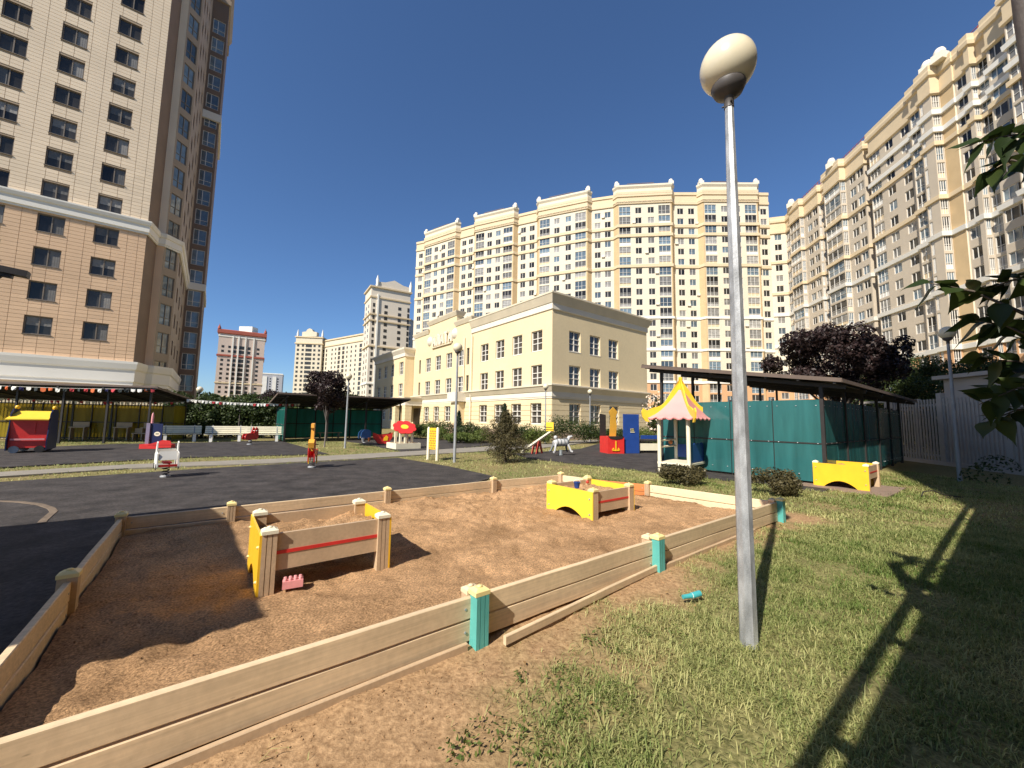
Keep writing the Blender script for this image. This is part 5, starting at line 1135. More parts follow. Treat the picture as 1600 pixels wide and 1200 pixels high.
# ship
a = at(956, 708); t = thing('play_ship', 'play ship with red bow box, orange mast and tall blue cabin wall', 'play ship', (*a, .016), R(12))
mb = MB(); mb.box((.0, 0, .40), (.84, .9, .8)); bx = mb.build('bow_box', M_red, t)
mb = MB(); mb.prism([(-.42, .3), (-.3, .18), (0, .13), (.3, .18), (.42, .3)], (0, -.47, .52), (1, 0, 0), (0, 0, 1), (0, .018, 0)); mb.build('dark_band', M_black, bx)
mb = MB(); mb.beam((-.02, -.47, .12), (-.02, -.47, .6), .03, .07); mb.beam((-.2, -.47, .16), (.16, -.47, .16), .03, .06); mb.beam((-.2, -.47, .16), (-.13, -.47, .26), .03, .05); mb.beam((.16, -.47, .16), (.1, -.47, .26), .03, .05); mb.build('anchor_emblem', M_yel, bx)
mb = MB(); mb.prism([(-.17, .8), (.15, .8), (.2, 1.3), (.15, 1.75), (.24, 2.0), (.02, 2.22), (-.2, 2.0), (-.12, 1.75)], (.02, -.1, 0), (1, 0, 0), (0, 0, 1), (0, .06, 0)); mb.build('mast_board', mat('orange ochre board', (.55, .30, .04), .45, .1, 4), t)
mb = MB(); mb.prism([(-.16, .8), (.16, .8), (.16, 1.85), (-.16, 1.9)], (-.28, .38, 0), (1, 0, 0), (0, 0, 1), (0, .05, 0)); mb.build('dark_board', M_black, t)
hole = [(.12 * math.cos(a), .12 * math.sin(a)) for a in np.linspace(0, 2 * math.pi, 16, endpoint=False)]
mb = MB(); facade(mb, (.46, -.3), (1.28, -.3), 0, 1.88, [(.36, .58, 1.0, 1.2)], .025, .025); facade(mb, (1.28, -.3), (.46, -.3), 0, 1.88, [(.24, .46, 1.0, 1.2)], .025, .025)
mb.box((.46, -.3, .94), (.012, .048, 1.88)); mb.box((1.28, -.3, .94), (.012, .048, 1.88)); mb.box((.87, -.3, 1.885), (.83, .048, .012)); mb.build('cabin_wall', M_blue, t)
mb = MB(); mb.box((.93, -.34, 1.02), (.22, .03, .03)); mb.build('porthole_rim', M_cream, t)
mb = MB(); mb.box((2.1, -.2, .3), (1.6, .05, .34)); mb.box((2.1, 1.1, .3), (1.6, .05, .34)); mb.build('hull_board', M_cream, t)
mb = MB(); mb.box((2.1, .45, .62), (1.6, 1.25, .05), 0, 0, .05); mb.build('deck', M_black, t)
mb = MB(); mb.box((1.9, -.2, .78), (.9, .04, .18)); mb.build('blue_rail', M_blue, t)
mb = MB(); mb.tube([(1.32, -.2, 0), (1.32, -.2, 1.0)], .05, 10); mb.build('post', M_cream, t)
# gazebo
g = [at(1031, 738), at(1077, 743), at(1105, 736.5)]; ga = g[0]; ew = g[1] - g[0]; gw_ = 1.0; e1 = ew / np.linalg.norm(ew); e2 = np.array([-e1[1], e1[0]])
gd = 1.30; gwid = float(np.linalg.norm(ew)); gc = ga + e1 * gwid / 2 + e2 * gd / 2
t = thing('play_gazebo', 'little cream play house with pink scalloped roof and curling yellow ridges', 'play house', (*gc, 0), math.atan2(e1[1], e1[0])); a, b = gwid / 2, gd / 2
for x in (-a, a):
    for y in (-b, b): mb = MB(); mb.tube([(x, y, -.05), (x, y, 1.74)], .058, 12); mb.build('post', M_cream, t)
mb = MB(); mb.box((0, 0, .30), (2 * a + .1, 2 * b + .1, .06)); mb.build('floor_board', M_cream, t)
for x in (a,):
    sc_ = [(-b + .08, .36), (b - .08, .36), (b - .08, .86)] + [(b - .08 - (2 * b - .16) * i / 16, .88 + .05 * abs(math.sin(math.pi * i / 4))) for i in range(17)]
    mb = MB(); mb.prism(sc_, (x - .015, 0, 0), (0, 1, 0), (0, 0, 1), (.03, 0, 0)); mb.build('blue_panel', M_blue, t)
mb = MB(); mb.box((0.0, b, .62), (2 * a - .1, .03, .42)); mb.build('blue_panel', M_blue, t)
for z in (.78, .98): mb = MB(); mb.tube([(-a, -b, z), (-a, b, z)], .03, 8); mb.build('rail', M_cream, t)
mb = MB(); mb.sphere((-a, b * .3, .9), .07, 10, 7); mb.build('counting_bead', M_orange, t)
ea, eb = a + .26, b + .26; NP = 10
def roofz(s): return 1.70 + 1.0 * (1 - s) ** 1.55
for side in range(4):
    mb = MB(); vs_ = []; cs = [(-ea, -eb), (ea, -eb), (ea, eb), (-ea, eb)]; p0 = np.array(cs[side]); p1 = np.array(cs[(side + 1) % 4]); m = 24
    for i in range(NP + 1):
        s = max(.08, i / NP)
        for j in range(m + 1):
            q_ = (p0 + (p1 - p0) * j / m) * s; z = roofz(s) - (.055 * abs(math.sin(math.pi * j / m * 5)) if i == NP else 0); vs_.append((q_[0], q_[1], z))
    fs = [(i * (m + 1) + j, i * (m + 1) + j + 1, (i + 1) * (m + 1) + j + 1, (i + 1) * (m + 1) + j) for i in range(NP) for j in range(m)]
    k_ = len(vs_); mb.add(vs_ + [(x, y, z - .025) for x, y, z in vs_], fs + [tuple(i + k_ for i in f_)[::-1] for f_ in fs]); o = mb.raw('roof_panel', M_pinkroof, t)
for side in range(4):
    c = np.array([(-ea, -eb), (ea, -eb), (ea, eb), (-ea, eb)][side]); L = np.linalg.norm(c); dd = c / L
    prof = [(.0, 2.70), (.06, 2.95), (.0, 3.02)] ; up = []; lo_ = []
    for i in range(15):
        s = .06 + .94 * i / 14; up.append((s * L, roofz(s) + .17 + .06 * math.sin(s * 9))); lo_.append((s * L, roofz(s) - .03))
    tip = [(L + .04, 1.92), (L + .13, 1.97), (L + .19, 1.86), (L + .15, 1.68), (L + .06, 1.56), (L - .06, 1.55)]
    mb = MB(); mb.prism([(.0, 2.6)] + [(.0, 2.98), (.05, 2.99), (.07, 2.8)] + up + tip + lo_[::-1], (-dd[1] * -.02, dd[0] * -.02, 0), (dd[0], dd[1], 0), (0, 0, 1), (-dd[1] * .04, dd[0] * .04, 0)); mb.build('ridge_board', M_yel2, t)

# ---------------------------------------------------------------- bunting
FC = [mat('orange flag', (.70, .16, .05), .8, .1, 5), M_white, mat('navy flag', (.03, .03, .12), .8, .1, 5), mat('red flag', (.5, .05, .06), .8, .1, 5), mat('dark flag', (.04, .05, .05), .8, .1, 5), M_white]
def bunting(label, a, b, sag, n, cols, sz=.2):
    a = np.array(a); b = np.array(b); t = thing('bunting', label, 'bunting', tuple(a)); d = b - a; f = lambda s: d * s - np.array([0, 0, 4 * sag * s * (1 - s)])
    mb = MB(); mb.tube([f(s) for s in np.linspace(0, 1, 14)], .008, 5); mb.build('cord', M_white, t); L = math.hypot(d[0], d[1]); dd = np.array([d[0], d[1], 0]) / L; nn = np.array([dd[1], -dd[0], 0])
    for i in range(n):
        p = f((i + .5) / n); w_ = sz * random.uniform(.75, 1.05); tw_ = random.uniform(-.5, .5); h = sz * random.uniform(.75, 1.1); e_ = dd * math.cos(tw_) + nn * math.sin(tw_)
        mb = MB(); tipv = p + e_ * random.uniform(-.04, .04) - np.array([0, 0, h]) + nn * random.uniform(-.08, .08); v_ = [p - e_ * w_ / 2, p + e_ * w_ / 2, p + e_ * w_ * .42 - np.array([0, 0, h * .8]), tipv, p - e_ * w_ * .42 - np.array([0, 0, h * .8])]
        mb.add(v_ + [q_ + nn * .004 for q_ in v_], [(0, 1, 2, 3, 4), (9, 8, 7, 6, 5)]); mb.raw('flag', cols[i % len(cols)] if random.random() < .8 else random.choice(cols), t)
fd_ = np.array([math.cos(LA), math.sin(LA), 0]); fr_ = np.array([-18.6, 20.05, 2.82])
bunting('string of orange, white and navy flags along the yellow shelter eave', fr_ - fd_ * 9.2 + [0, 0, .05], fr_ + fd_ * .2, .12, 34, FC, .2)
WF = [M_white, M_white, M_white, FC[3]]
bunting('string of white flags inside the yellow shelter along its low edge', fr_ - fd_ * 9 + [-.8, 3.1, -.55], fr_ + [-.8, 3.1, -.55], .1, 34, WF, .15)
bunting('string of small white flags hung across the hedge from shelter to shelter', fr_ + [-.4, 2.7, -.40], (-13.9, 25.6, 2.35), .1, 34, WF, .17)
ex_ = np.array([U[0], U[1], 0])
bunting('row of pale flags along the roof edge of the green shelter', np.array([-13.6, 22.6, 2.92]), np.array([-13.6, 22.6, 2.92]) + ex_ * 7.6, .06, 26, WF, .13)

# ---------------------------------------------------------------- vegetation
def leaves(name, P, Nrm, size, m, parent=None, kind=None, asp=.6, tint=None, droop=.0, jit=1.):
    """one folded leaf (two quads) per point"""
    n = len(P); rv = rng.normal(size=(n, 3)); nr = Nrm + jit * rv * .6; nr /= np.linalg.norm(nr, axis=1)[:, None]
    t = np.cross(nr, rng.normal(size=(n, 3))); t /= np.linalg.norm(t, axis=1)[:, None]; t[:, 2] -= droop; t /= np.linalg.norm(t, axis=1)[:, None]
    b = np.cross(nr, t); b /= np.linalg.norm(b, axis=1)[:, None]
    s = (size * rng.uniform(.55, 1.25, n))[:, None]
    v = np.stack([P - t * s * .5, P + b * s * asp * .5 + nr * s * .08, P + t * s * .55, P - b * s * asp * .5 + nr * s * .08], 1).reshape(-1, 3)
    i = np.arange(n) * 4; q = np.stack([i, i + 1, i + 2, i + 3], 1)
    tn = rng.beta(1.6, 2.2, n) if tint is None else tint
    return np_mesh(name, v, q, m, parent, kind, {'tint': np.repeat(tn, 4)})
def cloud(blobs, n, shell=.55):
    """points in clumpy ellipsoids"""
    wts = np.array([bl[1][0] * bl[1][1] + bl[1][1] * bl[1][2] for bl in blobs]); wts = wts / wts.sum(); P = []; N_ = []
    for (c, r), k in zip(blobs, (wts * n).astype(int)):
        d = rng.normal(size=(k, 3)); d /= np.linalg.norm(d, axis=1)[:, None]; rad = rng.uniform(shell, 1.05, k) ** .8
        P.append(np.array(c) + d * rad[:, None] * np.array(r)); N_.append(d)
    return np.concatenate(P), np.concatenate(N_)
def blobs_in(c, r, k, s, flat=1.):
    out = []
    for _ in range(k):
        d = rng.normal(size=3); d /= np.linalg.norm(d); q = np.array(c) + d * np.array(r) * rng.uniform(.45, .85); rr = s * rng.uniform(.7, 1.3); out.append((q, (rr, rr, rr * flat)))
    return out
def tree(name, label, base, th, tr, cc, cr, nb, bs, nleaf, ls, lm, cat='tree', group=None, bark=M_bark, limbs=6):
    t = thing(name, label, cat, (base[0], base[1], 0), 0, group); cc = np.array(cc, float); bl = blobs_in(cc, cr, nb, bs, .8)
    mb = MB(); mb.tube([(0, 0, -.1), (.02, .01, th * .5), (.0, .03, th), tuple(cc + [0, 0, cr[2] * .3])], [tr * 1.25, tr, tr * .85, tr * .3], 9)
    mb.build('trunk', bark, t)
    for q, r in bl[:limbs]:
        mb = MB(); s = rng.uniform(.7, 1.0); mb.tube([(0, .02, th * s), tuple((np.array([0, .02, th * s]) + q) / 2 + [0, 0, .1]), tuple(q)], [tr * .5, tr * .3, tr * .08], 6); mb.build('limb', bark, t)
    P, N_ = cloud(bl, nleaf); keep = P[:, 2] > .12; leaves('crown', P[keep], N_[keep], ls, lm, t, None); return t
b = pt(1310, 640, 21.5)
tree('purple_tree', 'broad dark purple leaved tree rising behind the teal shelter', b, 2.2, .16, (0, 0, 4.95), (3.9, 3.2, 2.4), 70, .62, 21000, .20, L_purple, limbs=14)
b = at(507, 698); tree('purple_sapling', 'young purple leaved tree with a bare pale stem on the middle lawn', b, 1.6, .035, (0, 0, 2.95), (1.0, 1.0, 1.35), 34, .34, 9000, .12, L_purple, bark=M_greybark)
b = pt(1455, 650, 26); tree('green_tree', 'dark green tree behind the grey shed', b, 2, .15, (0, 0, 4.2), (2.6, 2.4, 1.9), 30, .8, 12000, .17, L_hedge)
b = pt(1560, 650, 23); tree('green_tree', 'dark green tree behind the slat fence at the right edge', b, 2, .15, (0, 0, 4.0), (2.4, 2.2, 1.8), 26, .8, 11000, .17, L_hedge)
b = pt(1390, 650, 25); tree('green_tree', 'green tree partly behind the purple tree, left of the shed', b, 2, .15, (0, 0, 3.8), (1.8, 2.4, 1.8), 26, .8, 9000, .17, L_hedge)
# conifers
def conifer(label, base, h, r, n, lm, ls=.07, name='conifer', flat=1., ns=90, up=.55):
    t = thing(name, label, 'conifer', (base[0], base[1], 0)); mb = MB(); mb.tube([(0, 0, -.05), (0, 0, h * .8)], [.05, .012], 7); mb.build('trunk', M_bark, t)
    P = []; N_ = []; per = max(8, n // ns); sb_ = MB()
    for i in range(ns):
        k = (i + .5) / ns; k = k ** 1.15; z0 = .03 + k * h * .86; a = rng.uniform(0, 6.28); L = r * (1 - k) ** .7 * rng.uniform(.55, 1.15) + .10 * h * k * rng.uniform(.3, 1.)
        d = np.array([math.cos(a) * (1 - .6 * k), math.sin(a) * flat * (1 - .6 * k), up * rng.uniform(.5, 1.4) + k]); d /= np.linalg.norm(d); tip = np.array([0, 0, z0]) + d * L
        if tip[2] > h: tip[2] = h
        sb_.tube([(0, 0, z0), tuple(tip * .6 + np.array([0, 0, z0]) * .4)], [.009, .004], 4, cap=False)
        f = rng.uniform(.15, 1., per) ** .75; w_ = L * .26 * (1.15 - f) + .02
        q_ = np.array([0, 0, z0]) + f[:, None] * (tip - np.array([0, 0, z0])) + rng.normal(size=(per, 3)) * w_[:, None] * .6; P.append(q_); N_.append(d + rng.normal(size=(per, 3)) * .5)
    sb_.build('limbs', M_bark, t); P = np.concatenate(P); N_ = np.concatenate(N_); P[:, 2] = np.maximum(P[:, 2], .03); leaves('crown', P, N_, ls, lm, t, None, .35); return t
conifer('bushy bronze green conifer on the grass in front of the school', at(790, 722), 1.85, 1.28, 13000, L_bronze, .075, ns=150, up=.4)
b = pt(788, 690, 24.5); conifer('pointed green conifer close to the school wall', b, hgt(b, 787, 626), .95, 7000, L_con, .1, up=.9)
b = pt(716, 690, 29.5); conifer('narrow dark column conifer beside the school drainpipe', b, hgt(b, 712, 640), .8, 6000, L_con, .11, up=1.2)
# bushes
def bush(label, c, r, h, n, lm, ls, name='shrub', group=None, stems=True):
    t = thing(name, label, 'shrub', (c[0], c[1], 0), 0, group); bl = [((rng.uniform(-.6, .6) * r[0], rng.uniform(-.6, .6) * r[1], h * rng.uniform(.3, .68)), (r[0] * .5, r[1] * .5, h * .36)) for _ in range(9)]
    P, N_ = cloud(bl, n, .4); P[:, 2] = np.maximum(P[:, 2], .03); leaves('foliage', P, N_, ls, lm, t, None, .5)
    if stems:
        mb = MB()
        for _ in range(9): a = rng.uniform(0, 6.28); mb.tube([(0, 0, -.02), (math.cos(a) * r[0] * .5, math.sin(a) * r[1] * .5, h * .75)], [.014, .004], 5)
        mb.build('stems', M_bark, t)
    return t
bush('low feathery shrub in front of the pink roofed play house', at(1066, 757), (.62, .42), .50, 4200, L_bronze, .065)
bush('low feathery shrub between the lamp post and the yellow sand table', at(1214, 773), (.50, .40), .58, 4600, L_bronze, .06)
for i, (px, py, Yv, rx, h, lm, lb) in enumerate([(885, 690, 26.5, 1.5, 2.0, L_hedge, 'large dark green shrub at the corner of the school'), (915, 690, 27.5, 1.2, 1.7, L_hedge, 'green shrub right of the large corner shrub'), (840, 692, 25.5, 1.0, 1.2, L_shrub, 'light green shrub behind the seesaw'),
    (815, 692, 26, 1.1, 1.3, L_hedge, 'green shrub between the conifer and the seesaw'), (738, 688, 27, 1.2, 1.35, L_hedge, 'dark shrub left of the conifers along the school wall'), (757, 690, 26, .9, .9, L_shrub, 'light green shrub under the school windows'), (735, 692, 25, 1.0, .7, L_shrub, 'low yellow green shrub by the school path'),
    (712, 690, 25, .9, .7, L_shrub, 'low bright shrub behind the globe lamp'), (680, 680, 28, 1.1, 1.0, L_shrub, 'light green shrub beside the dot panel'), (664, 680, 30, 1.2, 1.2, L_shrub, 'light green shrub behind the flower sandpit'), (652, 680, 33, 1.2, 1.2, L_shrub, 'pale shrub in front of the porch'), (682, 676, 31, 1.4, 1.5, L_hedge, 'dark shrub under the ground floor windows of the school'),
    (946, 688, 29.5, 1.0, 1.0, L_hedge, 'green shrub right of the far globe lamp'), (965, 688, 30, 1.2, 1.1, L_hedge, 'green shrub behind the red ship box'), (1005, 688, 30, 1.2, 1.2, L_shrub, 'green shrub behind the blue ship wall'), (1030, 688, 28, 1.0, 1.0, L_shrub, 'light shrub left of the play house')]):
    p = pt(px, py, Yv); bush(lb, p, (rx, rx * .8), h, 2600, lm, .12, group=None, stems=False)
b = pt(1030, 670, 24); tree('flowering_tree', 'small tree with pale blossom between the school and the play house', b, .9, .07, (0, 0, 1.9), (.9, .9, 1.2), 18, .4, 3800, .12, L_hedge)
P, N_ = cloud([((b[0], b[1], 2.1), (1.1, 1.1, 1.3))], 420, .75); leaves('blossom', P - np.array([b[0], b[1], 0]), N_, .16, mat('pale blossom', (.62, .50, .38), .7, .2, 6), bpy.data.objects['flowering_tree'])
for xx_, yy_, lb_ in hb_: bush(lb_, (xx_, yy_), (1.0, 1.3), 3.0, 5000, L_hedge, .16, stems=False)
# hedge of climbing shrubs along the fence between the shelters: each bush a thing of its own
hx = [(262, 26.0, 3.1, 1.35), (287, 25.6, 3.2, 1.3), (310, 25.8, 3.0, 1.2), (333, 26.4, 2.9, 1.2), (352, 27.5, 2.5, 1.2), (372, 26.6, 2.9, 1.2), (392, 26.8, 2.9, 1.2), (411, 27.2, 2.9, 1.2), (428, 27.4, 2.8, 1.1)]
nm_ = ['leafy climber clump next to the yellow shelter end', 'tall dark climber clump behind the single bench', 'dark green clump under the white globe lamp', 'clump at the left end of the paired benches', 'low reddish gap clump behind the left paired bench', 'dark climber clump behind the left paired bench, right part', 'dark clump behind the gap between the paired benches', 'dark clump behind the right paired bench', 'dark clump touching the green shelter']
for (px, Yv, h, rx), lb in zip(hx, nm_):
    p = pt(px, 690, Yv); t = thing('hedge_bush', lb, 'hedge', (p[0], p[1], 0), 0, 'climbers along the back fence'); bl = [((rng.uniform(-.8, .8) * rx, rng.uniform(-.4, .4), h * rng.uniform(.15, .82)), (.6, .5, .55)) for _ in range(22)]
    P, N_ = cloud(bl, 5200, .5); P[:, 2] = np.maximum(P[:, 2], .05); leaves('foliage', P, N_, .15, L_hedge, t, None, .75)
    mb = MB(); mb.tube([(.3, -.5, 0), (.32, -.5, h * .8)], [.03, .02], 6); mb.tube([(-.5, -.45, 0), (-.4, -.45, h * .7)], [.03, .02], 6); mb.build('stem', M_greybark, t)
b = pt(423, 660, 34); tree('dark_tree', 'small dark tree top behind the green shelter roof', b, 2.2, .12, (0, 0, 2.9), (1.0, 1.0, .9), 10, .5, 2600, .15, L_purple)
# far wooded strip
P = []; 
n_ = 16000; xx = rng.uniform(-95, -28, n_); P = np.stack([xx, 92 + xx * -.12 + rng.normal(0, 3, n_), rng.uniform(0, 1, n_) ** .7 * (5.0 + 3.0 * vnoise(xx * .35, xx * 0, 3))], 1)
leaves('treeline', P, rng.normal(size=P.shape), 1.0, L_hedge, None, 'stuff')

# ---- grass
def grass_field():
    # candidates in the near lawn, then the farther strips
    out = []
    def cand(n, x0, x1, y0, y1, len_, wid, dens_far=1.):
        x = rng.uniform(x0, x1, n); y = rng.uniform(y0, y1, n)
        d = np.hypot(x, y); bare_ = bare(x, y); keep = rng.uniform(0, 1, n) > np.clip(bare_ * 1.35 - .02, 0, .995)
        clump = fbm(x * 3.3, y * 3.3, 40) + .35 * (fbm(x * 9, y * 9, 44) - .5); keep &= rng.uniform(0, 1, n) < np.clip((clump - .25) * 2.6, .10, 1)
        a = x * U[0] + y * U[1]; b = x * V[0] + y * V[1]
        keep &= ~((a > -.83) & (a < 7.45 - (np.clip(b - 2.4, 0, 4)) * .22) & (b > 2.40) & (b < 6.76))
        for zz in (Z1, Z2, Z3, Z4, PATH): keep &= ~inpoly(x, y, zz)
        keep &= np.abs(x) < 1.5 * y + 1.2
        keep &= ~((a > 12.0) & (a < 13.7) & (b > 1.9) & (b < 3.5))
        keep &= ~((a > 12.45) & (b > 3.0) & (b < 7.6))
        x = x[keep]; y = y[keep]; k = len(x)
        L = len_ * rng.gamma(5, .2, k) * (.65 + .7 * fbm(x * 1.7, y * 1.7, 47)); tn = np.clip(rng.beta(2.0, 2.6, k) * .75 + (fbm(x * .8, y * .8, 50) - .5) * 1.0 + (fbm(x * 4, y * 4, 52) - .5) * .6 + .08 + .25 * bare(x, y), 0, 1)
        out.append((x, y, L, np.full(k, wid), tn))
    cand(460000, -1.2, 8.2, .9, 6.2, .047, .0052); cand(170000, 2.0, 13.5, 5.0, 13.5, .052, .010)
    cand(150000, -26, 11, 7.5, 24, .055, .018); 
    x, y, L, wd, tn = [np.concatenate([o[i] for o in out]) for i in range(5)]
    n = len(x); z = gz(x, y); a = rng.uniform(0, 2 * np.pi, n); le = rng.uniform(.35, 1.5, n); dx = np.cos(a); dy = np.sin(a); px = -dy; py = dx
    w2 = wd * rng.uniform(.7, 1.3, n) / 2
    B0 = np.stack([x - px * w2, y - py * w2, z - .004], 1); B1_ = np.stack([x + px * w2, y + py * w2, z - .004], 1)
    mx = x + dx * L * le * .35; my = y + dy * L * le * .35; mz = z + L * (.62 - .15 * le)
    M0 = np.stack([mx - px * w2 * .8, my - py * w2 * .8, mz], 1); M1 = np.stack([mx + px * w2 * .8, my + py * w2 * .8, mz], 1)
    tz = z + L * np.clip(1.0 - .55 * le, .25, 1); T = np.stack([x + dx * L * le, y + dy * L * le, tz], 1)
    v = np.stack([B0, B1_, M1, M0, T], 1).reshape(-1, 3); i = np.arange(n) * 5
    f = np.concatenate([np.stack([i, i + 1, i + 2], 1), np.stack([i, i + 2, i + 3], 1), np.stack([i + 3, i + 2, i + 4], 1)])
    np_mesh('grass', v, f, L_grass, None, 'stuff', {'tint': np.repeat(tn, 5)}, tris=True)
grass_field()
# broad-leaved weeds in the bare soil
def weeds():
    P = []; N_ = []
    for px, py, k, r in ((812, 1058, 26, .05), (900, 1110, 60, .12), (960, 1095, 70, .14), (880, 1060, 60, .12), (930, 1000, 50, .1), (1005, 985, 40, .08), (760, 1150, 60, .12), (840, 1170, 90, .15), (720, 1170, 60, .1), (965, 1020, 40, .1), (1060, 990, 40, .1)):
        c = at(px, py); 
        for _ in range(k): a = rng.uniform(0, 6.28); rr = r * rng.uniform(0, 1) ** .6; P.append((c[0] + rr * math.cos(a), c[1] + rr * math.sin(a), gz(c[0], c[1]) + rng.uniform(.008, .045))); N_.append((math.cos(a) * .4, math.sin(a) * .4, 1))
    leaves('weeds', np.array(P), np.array(N_, float), .028, L_shrub, None, 'stuff', .5)
weeds()
# pebbles and crumbs of sand along the boards
def crumbs(n=5200):
    a = rng.uniform(-.6, 7.2, n); b = 2.40 - np.abs(rng.normal(0, .45, n)); x = a * U[0] + b * V[0]; y = a * U[1] + b * V[1]; keep = (bare(x, y) > .45) & (y > .8); x = x[keep]; y = y[keep]; n = len(x)
    a2 = rng.uniform(-.6, 7.2, 5200); b2 = rng.uniform(2.6, 6.5, 5200); s = sandz(a2, b2); x2 = a2 * U[0] + b2 * V[0]; y2 = a2 * U[1] + b2 * V[1]; k2 = a2 < 6.4; x2, y2, s = x2[k2], y2[k2], s[k2]
    x = np.concatenate([x, x2]); y = np.concatenate([y, y2]); z = np.concatenate([gz(x[:n], y[:n]), s]); n = len(x); r = .0030 * rng.gamma(3, .33, n)
    o = np.array([(1, 0, 0), (-1, 0, 0), (0, 1, 0), (0, -1, 0), (0, 0, 1), (0, 0, -1)], float); v = np.stack([x, y, z + r * .3], 1)[:, None, :] + o[None] * (r[:, None, None] * rng.uniform(.6, 1.3, (n, 6, 1)))
    F = np.array([(0, 2, 4), (2, 1, 4), (1, 3, 4), (3, 0, 4), (2, 0, 5), (1, 2, 5), (3, 1, 5), (0, 3, 5)]); f = (np.arange(n)[:, None, None] * 6 + F[None]).reshape(-1, 3)
    np_mesh('sand_crumbs', v.reshape(-1, 3), f, M_sand, None, 'stuff', tris=True)
crumbs()
def litter(n=260):
    x = rng.uniform(-.5, 8, n); y = rng.uniform(1.2, 8, n); a = x * U[0] + y * U[1]; b = x * V[0] + y * V[1]; k = (b < 2.35) | (a > 7.6); x, y = x[k], y[k]
    leaves('fallen_leaves', np.stack([x, y, gz(x, y) + .022], 1), np.tile((0, 0, 1.), (len(x), 1)), .03, leafmat('dry leaves', (.20, .11, .04), (.42, .28, .12), .7, .1), None, 'stuff', .5, jit=.5)
litter()

# ---- the tree just outside the frame at right: trunk edge and drooping leafy twigs in view
tb_ = thing('near_tree', 'near tree at the right edge with leaning grey trunk and drooping dark green leaves', 'tree', (0, 0, 0))
YT = 1.35
T0 = pt(1705, 560, YT); T1 = pt(1654, 150, YT); T2 = pt(1628, 0, YT); T3 = pt(1606, -130, YT)
base = np.array([T0[0] + .10, T0[1] - .03, -.1])
mb = MB(); mb.tube([tuple(base), tuple(T0 + [.03, 0, 0]), tuple(T1), tuple(T2), tuple(T3), (T3[0] + .05, T3[1] - .35, T3[2] + .5)], [.10, .082, .074, .070, .064, .04], 14); mb.build('trunk', M_greybark, tb_)
def big_leaf(mb, p, d, L, w_, curl, fold=.25, roll=0.):
    """heart shaped leaf along d, drooping"""
    d = Vector(d).normalized(); side = d.cross(Vector((0, 0, 1)))
    side = side.normalized() if side.length > .05 else Vector((1, 0, 0)); side = Matrix.Rotation(roll, 3, d) @ side; up = side.cross(d); prof = [0, .62, .95, 1.0, .86, .62, .34, .12, 0]; n_ = len(prof); vs_ = []
    for i, k in enumerate(prof):
        t = i / (n_ - 1); c = Vector(p) + d * L * t + Vector((0, 0, -1)) * curl * L * t * t + up * .03 * L * math.sin(t * 9); h = k * w_ / 2
        vs_ += [c - side * h + up * h * fold, c, c + side * h + up * h * fold]
    mb.add(vs_, [(3 * i + j, 3 * i + j + 1, 3 * i + j + 4, 3 * i + j + 3) for i in range(n_ - 1) for j in range(2)], 0, True)
def leafmesh(name, mb, m, parent):
    o = mb.raw(name, m, parent); a = o.data.attributes.new('tint', 'FLOAT', 'POINT'); a.data.foreach_set('value', np.full(len(mb.v), random.random(), np.float32)); return o
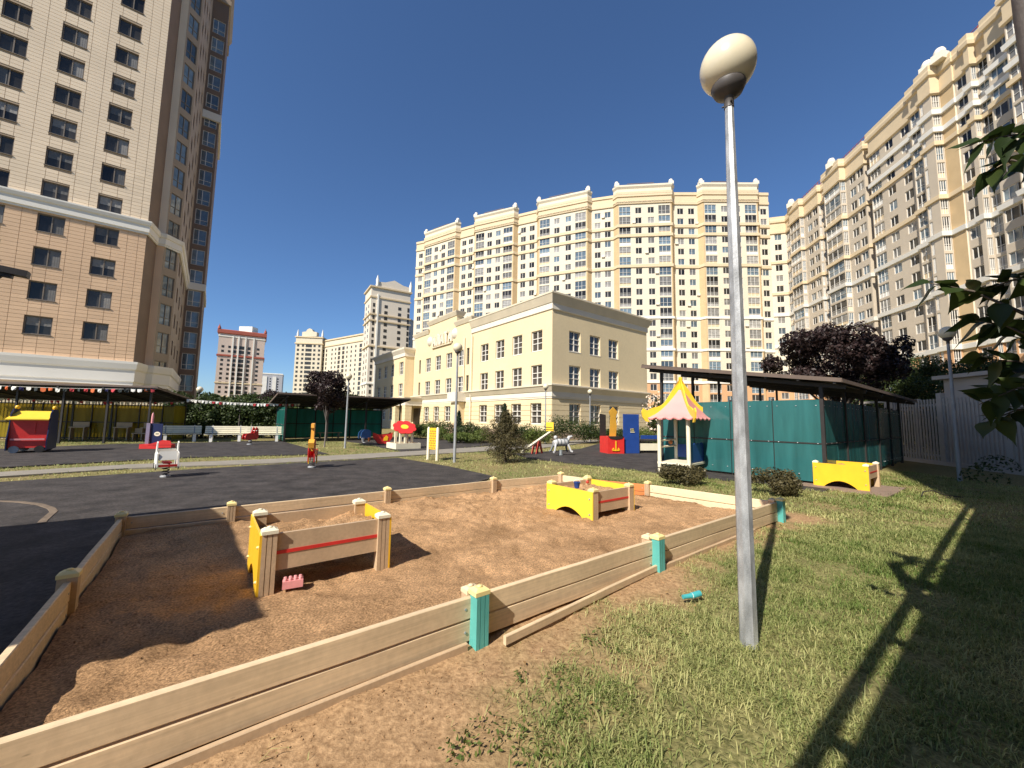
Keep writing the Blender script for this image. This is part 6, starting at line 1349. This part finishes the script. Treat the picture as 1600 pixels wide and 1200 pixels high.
twigs = [  # pixel path, depth, leaf length, leaves
    ([(1720, 230), (1640, 205), (1575, 212), (1530, 222)], 1.9, .19, 9), ([(1720, 300), (1640, 262), (1580, 250), (1548, 268)], 1.9, .19, 8), ([(1740, 560), (1600, 490), (1520, 455), (1450, 442)], 1.7, .17, 9), ([(1740, 480), (1640, 432), (1580, 438), (1545, 452)], 1.8, .2, 7),
    ([(1740, 590), (1640, 540), (1570, 508), (1520, 500)], 1.9, .2, 8), ([(1740, 620), (1650, 590), (1590, 565), (1530, 560)], 2.1, .21, 9), ([(1740, 650), (1650, 610), (1590, 606), (1530, 632)], 2.0, .19, 9), ([(1740, 690), (1650, 650), (1590, 640), (1540, 660)], 2.1, .19, 8), ([(1740, 600), (1650, 560), (1600, 530), (1560, 520)], 2.3, .22, 8), ([(1740, 640), (1660, 585), (1600, 592), (1555, 610)], 2.2, .2, 7)]
for path, Yv, LS, k in twigs:
    LS *= .82; k += 3
    pts_ = [pt(px, py, Yv + .06 * i) for i, (px, py) in enumerate(path)]; br = T1 * .5 + T2 * .5 if pts_[0][2] > 2.3 else T0 * .7 + T1 * .3
    mb = MB(); mb.tube([tuple(br)] + [tuple(p) for p in pts_], [.02, .011, .008, .005, .002], 6); tw_o = mb.build('twig', M_bark, tb_)
    for i in range(k):
        f = .35 + .65 * (i + .5) / k; ff = f * (len(pts_) - 1); j = min(int(ff), len(pts_) - 2); p = pts_[j] + (pts_[j + 1] - pts_[j]) * (ff - j); ax = pts_[j + 1] - pts_[j]; ax /= np.linalg.norm(ax)
        sd_ = np.array([rng.uniform(-.2, .2), rng.uniform(-.9, .9), (1 if i % 2 else -1) * rng.uniform(.1, .9) - .15]); d = ax * rng.uniform(.3, .9) + sd_
        mb = MB(); big_leaf(mb, p, d, LS * rng.uniform(.55, 1.05), LS * rng.uniform(.45, .72), rng.uniform(.1, .55), .22, rng.uniform(-.9, .9)); leafmesh('leaf', mb, L_big, tw_o)
P = []; N_ = []
for px, py, r, k in ((1560, 735, .45, 160), (1600, 720, .5, 200), (1540, 758, .4, 120)):
    c = at(px, py + 12)
    for _ in range(k): d = rng.normal(size=3); d /= np.linalg.norm(d); P.append((c[0] + d[0] * r, c[1] + d[1] * r, .25 + abs(d[2]) * r)); N_.append(d)
bs_ = thing('shrub', 'sparse leafy shrub in the shade at the foot of the slat fence', 'shrub', (0, 0, 0)); leaves('foliage', np.array(P), np.array(N_), .09, L_hedge, bs_)
pc = at(1472, 778); ho = thing('wire_loop', 'thin dark wire loop lying in the shaded grass', 'wire', (pc[0], pc[1], 0)); mb = MB(); mb.tube([(-.45, 0, .03), (-.35, .05, .12), (-.1, .08, .14), (.1, .02, .06), (.4, -.05, .03)], .012, 6); mb.build('wire', M_black, ho)
